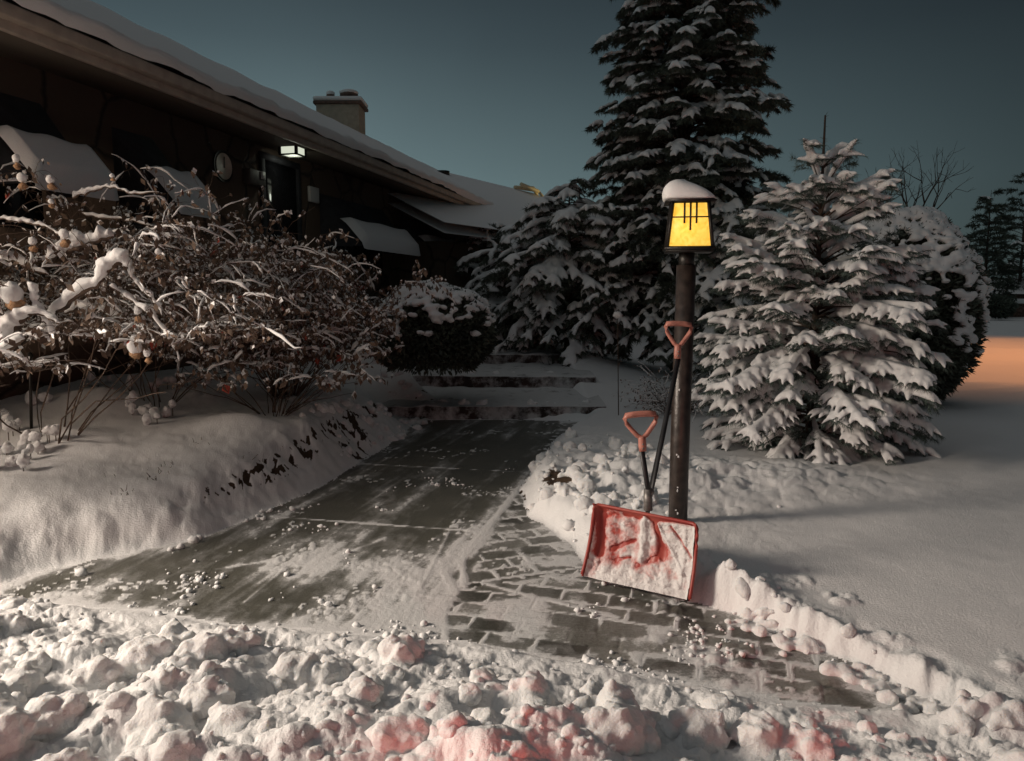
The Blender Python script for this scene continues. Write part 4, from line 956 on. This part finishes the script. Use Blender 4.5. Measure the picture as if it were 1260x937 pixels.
twiggy('hydrangea_bush', 'far hydrangea of thin brown stems under the second awning', (-3.2, 6.6, .5), .95, 1.45, 15, 59, snow_r=.010, leaf=1.2, sub=15, heads=0, flat=.6, frost=.25, stem_r=.005, zmin=1.2)
twiggy('twiggy_plant', 'frosted grey green plant just left of the lamp post', (PZ(795, 475, .2).x, 8.6, .12), .45, .42, 60, 61, snow_r=.006, leaf=1.2, sub=4, flat=.3, frost=.7, leafL=.035, stem_r=.003, cat='plant')
twiggy('twiggy_plant', 'small dark plant poking out of the snow left of the brick steps', (PZ(605, 420, .5).x-.15, 12.3, .5), .35, .22, 30, 63, snow_r=.012, leaf=.6, sub=3, flat=.3, frost=.5, leafL=.05, stem_r=.004, cat='plant')
# yucca
def yucca(name, label, c, n, L, seed):
    rng = np.random.default_rng(seed); root = empty(name, c, label, 'plant'); nd = Needles()
    d = rng.standard_normal((n, 3)); d[:, 2] = np.abs(d[:, 2])*.8+.12; d /= np.linalg.norm(d, axis=1)[:, None]
    nd.leaf(np.array(c)+d*.02, d, L*rng.uniform(.6, 1.1, n), .03); nd.build('leaves', M_needle, root)
    s = MB()
    for i in range(12): p = np.array(c)+d[i]*rng.uniform(.1, .25); s.blob(p, (.06, .05, .03), 7, 5, .15)
    s.build('snow_load', M_snow, root)
yc_ = Vector((yx_, 12.5, gz(yx_, 12.5))); yucca('yucca_plant', 'dark spiky yucca in the snow at the right of the upper steps', tuple(yc_), 170, .62, 65)
# dry flower heads poking up
fs = PY(760, 388, 8.4); fh = empty('dry_flower_stalk', (fs.x, 8.4, .1), 'single pale flower head on a thin stalk before the dark evergreens', 'plant')
m = MB(); m.tube([(fs.x+.03, 8.4, .1), (fs.x, 8.4, fs.z)], [.006, .004], 6); m.build('stalk', M_twig, fh)
m = MB(); m.blob(fs, (.055, .05, .04), 10, 8, .1); m.build('flower_head', M_snow, fh)
# low snowy perennials at the left edge
def hit(u, v, z=.4):
    for _ in range(12): p = PZ(u, v, z); z = .5*z+.5*gz(p.x, p.y)
    return PZ(u, v, z)
def clumps(name, label, pxs, zg, seed):
    rng = np.random.default_rng(seed); ps = [hit(u, v, zg) for u, v in pxs]; root = empty(name, ps[0], label, 'plant'); s = MB(); st = MB()
    for p in ps:
        for k in range(rng.integers(2, 4)):
            q = np.array(tuple(p))+rng.standard_normal(3)*[.04, .04, .02]+[0, 0, rng.uniform(.03, .10)]; r = rng.uniform(.025, .045); s.blob(q, (r, r, r*rng.uniform(.8, 1.5)), 10, 8, .16); st.tube([(q[0], q[1], p.z-.05), q], [.004, .003], 5)
    st.build('stems', M_twig, root); s.build('snow_load', M_snow, root, remesh=.008, smooth_it=2)
clumps('snowy_perennials', 'cluster of snow balls on low stalks at the left edge', [(5, 560), (12, 540), (25, 555), (20, 530), (38, 565), (50, 555), (8, 515), (60, 545), (30, 575), (2, 575)], .33, 71)
clumps('snowy_perennials', 'few snowy stubs between the left snow mound and the brown bush', [(172, 510), (185, 515), (190, 522), (163, 500), (205, 512)], .5, 73)
clumps('snowy_perennials', 'row of small snow knobs under the hydrangea by the house wall', [(110, 478), (130, 472), (40, 500), (55, 495), (210, 478), (225, 475), (190, 482), (250, 472), (160, 480)], .6, 75)
# twigs poking through the left bank
sp_ = empty('fallen_twigs', PZ(190, 590, .4), 'scattered dead twigs poking through the bright snow of the left bed', 'twigs'); m = MB()
for i in range(40):
    u, v = random.choice([(195, 580), (180, 590), (150, 605), (250, 545), (130, 585), (310, 560), (350, 545), (205, 575)]); p = hit(u+random.uniform(-14, 14), v+random.uniform(-5, 5), .38)
    z = gz(p.x, p.y); m.tube([(p.x, p.y, z-.01), (p.x+random.uniform(-.03, .03), p.y+random.uniform(-.03, .03), z+random.uniform(.005, .035))], [.003, .002], 4)
m.build('twig', M_twig, sp_)
# garden stake
gs = PY(37, 512, 5.6); ge_ = PY(37, 438, 5.6)
gk = empty('garden_stake', (gs.x, 5.6, gs.z-.1), 'thin dark garden stake under the hydrangea at the left edge', 'stake')
m = MB(); m.tube([(gs.x, 5.6, gs.z-.15), (ge_.x, 5.6, ge_.z)], [.011, .011], 8); m.build('rod', M_black, gk); m = MB(); m.blob((ge_.x, 5.6, ge_.z), (.022, .022, .03), 8, 6, .02); m.build('cap', M_black, gk)

# ------------------------------------------------------------------ far background
C = PY(1092, 240, 34); bt_ = empty('bare_tree', (C.x, 34, .3), 'bare leafless tree on the horizon above the domed shrub', 'tree'); tw = MB(); rgn = np.random.default_rng(81)
def branch(p, d, L, r, lv):
    q = p+d*L; tw.tube([p, (p+q)/2+rgn.standard_normal(3)*L*.04, q], [r, r*.8, r*.6], 4)
    if lv < 6:
        for _ in range(3 if lv < 3 else 2): branch(q, norm(d+rgn.standard_normal(3)*.42+[0, 0, .12]), L*rgn.uniform(.6, .85), r*.6, lv+1)
branch(np.array([C.x, 34, .2]), np.array([0, 0, 1.]), 2.4, .16, 0); tw.build('branches', M_bark, bt_)
pw = PY(1240, 388, 42)
fw = empty('brick_shed', (pw.x+1, 25, .3), 'dim low brick building with snow on its roof at the right edge', 'building')
def zY(v, Y): return PY(1240, v, Y).z
m = MB(); m.box((pw.x-.6, 46, 0), (pw.x+9, 52, zY(362, 46))); m.build('wall', M_brickd, fw, smooth=False)
za, zb2 = zY(362, 46), zY(342, 49)
m = MB(); m.add([(pw.x-1, 45.5, za), (pw.x+9.3, 45.5, za), (pw.x+9.3, 49, zb2), (pw.x-1, 49, zb2), (pw.x-1, 52.5, za), (pw.x+9.3, 52.5, za)], [(0, 1, 2, 3), (3, 2, 5, 4), (0, 3, 4), (1, 5, 2)]); m.build('roof', M_snow, fw, smooth=False)
hw = empty('low_wall', (pw.x, 42.4, .2), 'low dark wall capped with snow beside the far road', 'wall')
m = MB(); m.box((pw.x-.9, 42.3, 0), (pw.x+8, 42.7, zY(374, 42.3))); m.build('masonry', M_brickd, hw, smooth=False)
m = MB(); m.box((pw.x-1., 42.2, zY(374, 42.3)+.002), (pw.x+8.05, 42.8, zY(368, 42.3))); m.build('snow_cap', M_snow, hw, bevel=.07)
C = PY(1208, 380, 38)
round_shrub('round_shrub', 'low dark bush at the foot of the distant conifers', C, 1.6, 1.0, .6, .25, 260, .09, 83, topbias=-.8, leafl=.2, leafw=.07)

# ------------------------------------------------------------------ loose snow crumbs on the walkway: countless, one object
cr = MB(); cnt = 0
rngc = np.random.default_rng(91)
xs_ = rngc.uniform(-2.4, 1.7, 9000); ys_ = 2.6+rngc.random(9000)**1.4*4.0
hh_, _, am_, sd_, wf_, _, _ = terrain(xs_, ys_)
cl = fbm(xs_*2.2, ys_*2.2, 3, 301)
for i in range(len(xs_)):
    if (-1.2 < sd_[i] < .02) and cl[i]+.25*rngc.random() > .50-.22*sst(-.12, 0, sd_[i]):
        r = .005+.016*rngc.random()**4; cr.blob((xs_[i], ys_[i], hh_[i]+r*.3), (r, r*rngc.uniform(.7, 1.3), r*.8), 6, 4, .18); cnt += 1
for (u, v, r) in ((238, 664, .03), (222, 671, .022), (210, 674, .018), (100, 703, .028), (245, 660, .02), (404, 742, .018), (395, 738, .015), (700, 655, .04), (722, 640, .035), (686, 622, .025), (735, 655, .045)):
    p = PZ(u, v, .02); cr.blob((p.x, p.y, gz(p.x, p.y)+r*.5), (r*1.2, r, r*.9), 9, 7, .12)
tag(cr.build('snow_crumbs', M_snow), kind='stuff')

# ------------------------------------------------------------------ light
w = bpy.data.worlds.new('World'); sc.world = w; w.use_nodes = True; nt = w.node_tree; bg = nt.nodes['Background']
sky = nt.nodes.new('ShaderNodeTexSky'); sky.sky_type = 'NISHITA'; sky.sun_disc = False
SUN_AZ = R(-100)
sky.sun_elevation = R(-3.5); sky.sun_rotation = R(-20); sky.altitude = 200; sky.air_density = 1.0; sky.dust_density = 2.5; sky.ozone_density = 3
# gradient added to the dusk sky: dimmed to the right, dark band high up
tcw = nt.nodes.new('ShaderNodeTexCoord'); sep = nt.nodes.new('ShaderNodeSeparateXYZ'); nt.links.new(tcw.outputs['Generated'], sep.inputs[0])
rz = nt.nodes.new('ShaderNodeValToRGB'); nt.links.new(sep.outputs['Z'], rz.inputs[0]); el = rz.color_ramp.elements
el[0].position = 0; el[0].color = (.86, 1.22, 1.22, 1); el[1].position = 1; el[1].color = (.92, .94, .93, 1)
e = el.new(.13); e.color = (.78, 1.14, 1.17, 1); e = el.new(.30); e.color = (.33, .48, .51, 1); e = el.new(.43); e.color = (.10, .14, .16, 1); e = el.new(.7); e.color = (.78, .81, .80, 1)  # dark band imitates vignetting; zenith above the frame brightened as added fill
rx = nt.nodes.new('ShaderNodeMapRange'); rx.inputs[1].default_value = -.25; rx.inputs[2].default_value = .6; rx.inputs[3].default_value = 1.2; rx.inputs[4].default_value = .30; nt.links.new(sep.outputs['X'], rx.inputs[0])
nzw = nt.nodes.new('ShaderNodeTexNoise'); nzw.inputs['Scale'].default_value = 2.5; nzw.inputs['Detail'].default_value = 4; nt.links.new(tcw.outputs['Generated'], nzw.inputs['Vector'])
mr = nt.nodes.new('ShaderNodeMapRange'); mr.inputs[3].default_value = .85; mr.inputs[4].default_value = 1.15; nt.links.new(nzw.outputs['Fac'], mr.inputs[0])
mm = nt.nodes.new('ShaderNodeMath'); mm.operation = 'MULTIPLY'; nt.links.new(rx.outputs[0], mm.inputs[0]); nt.links.new(mr.outputs[0], mm.inputs[1])
vm = nt.nodes.new('ShaderNodeVectorMath'); vm.operation = 'SCALE'; nt.links.new(rz.outputs[0], vm.inputs[0]); nt.links.new(mm.outputs[0], vm.inputs['Scale'])
ad = nt.nodes.new('ShaderNodeMixRGB'); ad.blend_type = 'ADD'; ad.inputs[0].default_value = 1.0
sk = nt.nodes.new('ShaderNodeVectorMath'); sk.operation = 'SCALE'; sk.inputs['Scale'].default_value = .5; nt.links.new(sky.outputs[0], sk.inputs[0])
nt.links.new(vm.outputs[0], ad.inputs[1]); nt.links.new(sk.outputs[0], ad.inputs[2]); nt.links.new(ad.outputs[0], bg.inputs['Color']); bg.inputs['Strength'].default_value = .15
def light(name, kind, loc, energy, col, size=.1, aim=None, spot=None, blend=.4):
    l = bpy.data.lights.new(name, kind); l.energy = energy; l.color = col
    if kind in ('POINT', 'SPOT'): l.shadow_soft_size = size
    o = bpy.data.objects.new(name, l); COL.objects.link(o); o.location = loc
    if aim: o.rotation_euler = (Vector(aim)-Vector(loc)).to_track_quat('-Z', 'Y').to_euler()
    if spot: l.spot_size = R(spot); l.spot_blend = blend
    return o
light('driveway_lamp', 'POINT', (-6.6, 2.5, 3.1), 390, (1.0, .77, .58), .8)
light('foreground_fill_spot', 'SPOT', (-6.6, 2.3, 3.3), 2200, (1.0, .86, .73), .8, aim=(-.7, 2.7, 0), spot=76, blend=1.0)  # spot added at the unseen driveway lamp to brighten the foreground snow
light('tail_light', 'POINT', (-.3, -1.0, .75), 26, (1.0, .10, .05), .08)
light('tail_light', 'POINT', (1.25, -1.0, .75), 26, (1.0, .10, .05), .08)
light('red_patch_spot', 'SPOT', (.1, -.8, 1.0), 105, (1.0, .08, .045), .06, aim=(-.15, 2.1, .1), spot=17, blend=.9)  # narrow red spot added to redden the pile at bottom centre
light('red_patch_spot', 'SPOT', (1.3, -.8, 1.0), 95, (1.0, .08, .045), .06, aim=(1.12, 1.95, .1), spot=13, blend=.9)  # second added red spot, reddens the pile at lower right
pz_ = PZ(1230, 440, .1)
light('street_lamp', 'SPOT', (12.2, 16.2, 9), 2500, (1.0, .36, .11), .12, aim=(12.21, 16.2, 0), spot=94, blend=.5)
light('lantern_bulb', 'POINT', LN(0, 0, zb+(zt-zb)*.42), 1.2, (1.0, .75, .35), .03)
light('porch_bulb', 'POINT', LB(0, 0, -hh-.1), 1.6, (.9, .95, .8), .05)
light('gable_lamp', 'POINT', NP(Ln+.9, 1.2, zrg-.1), 30, (1.0, .75, .3), .05)
sl = light('faint_fill_sun', 'SUN', (0, 0, 30), .03, (.8, .88, 1.0)); sl.data.angle = R(8); sl.rotation_euler = (R(38), 0, R(-60))  # faint bluish sun lamp added as fill, no visible source

vs = sc.view_settings; vs.view_transform = 'Standard'; vs.look = 'None'; vs.exposure = 0; vs.gamma = 1; vs.use_curve_mapping = False
sc.cycles.use_denoising = True; sc.cycles.max_bounces = 5; sc.cycles.diffuse_bounces = 3; sc.cycles.sample_clamp_indirect = 3
sc.cycles.use_adaptive_sampling = True
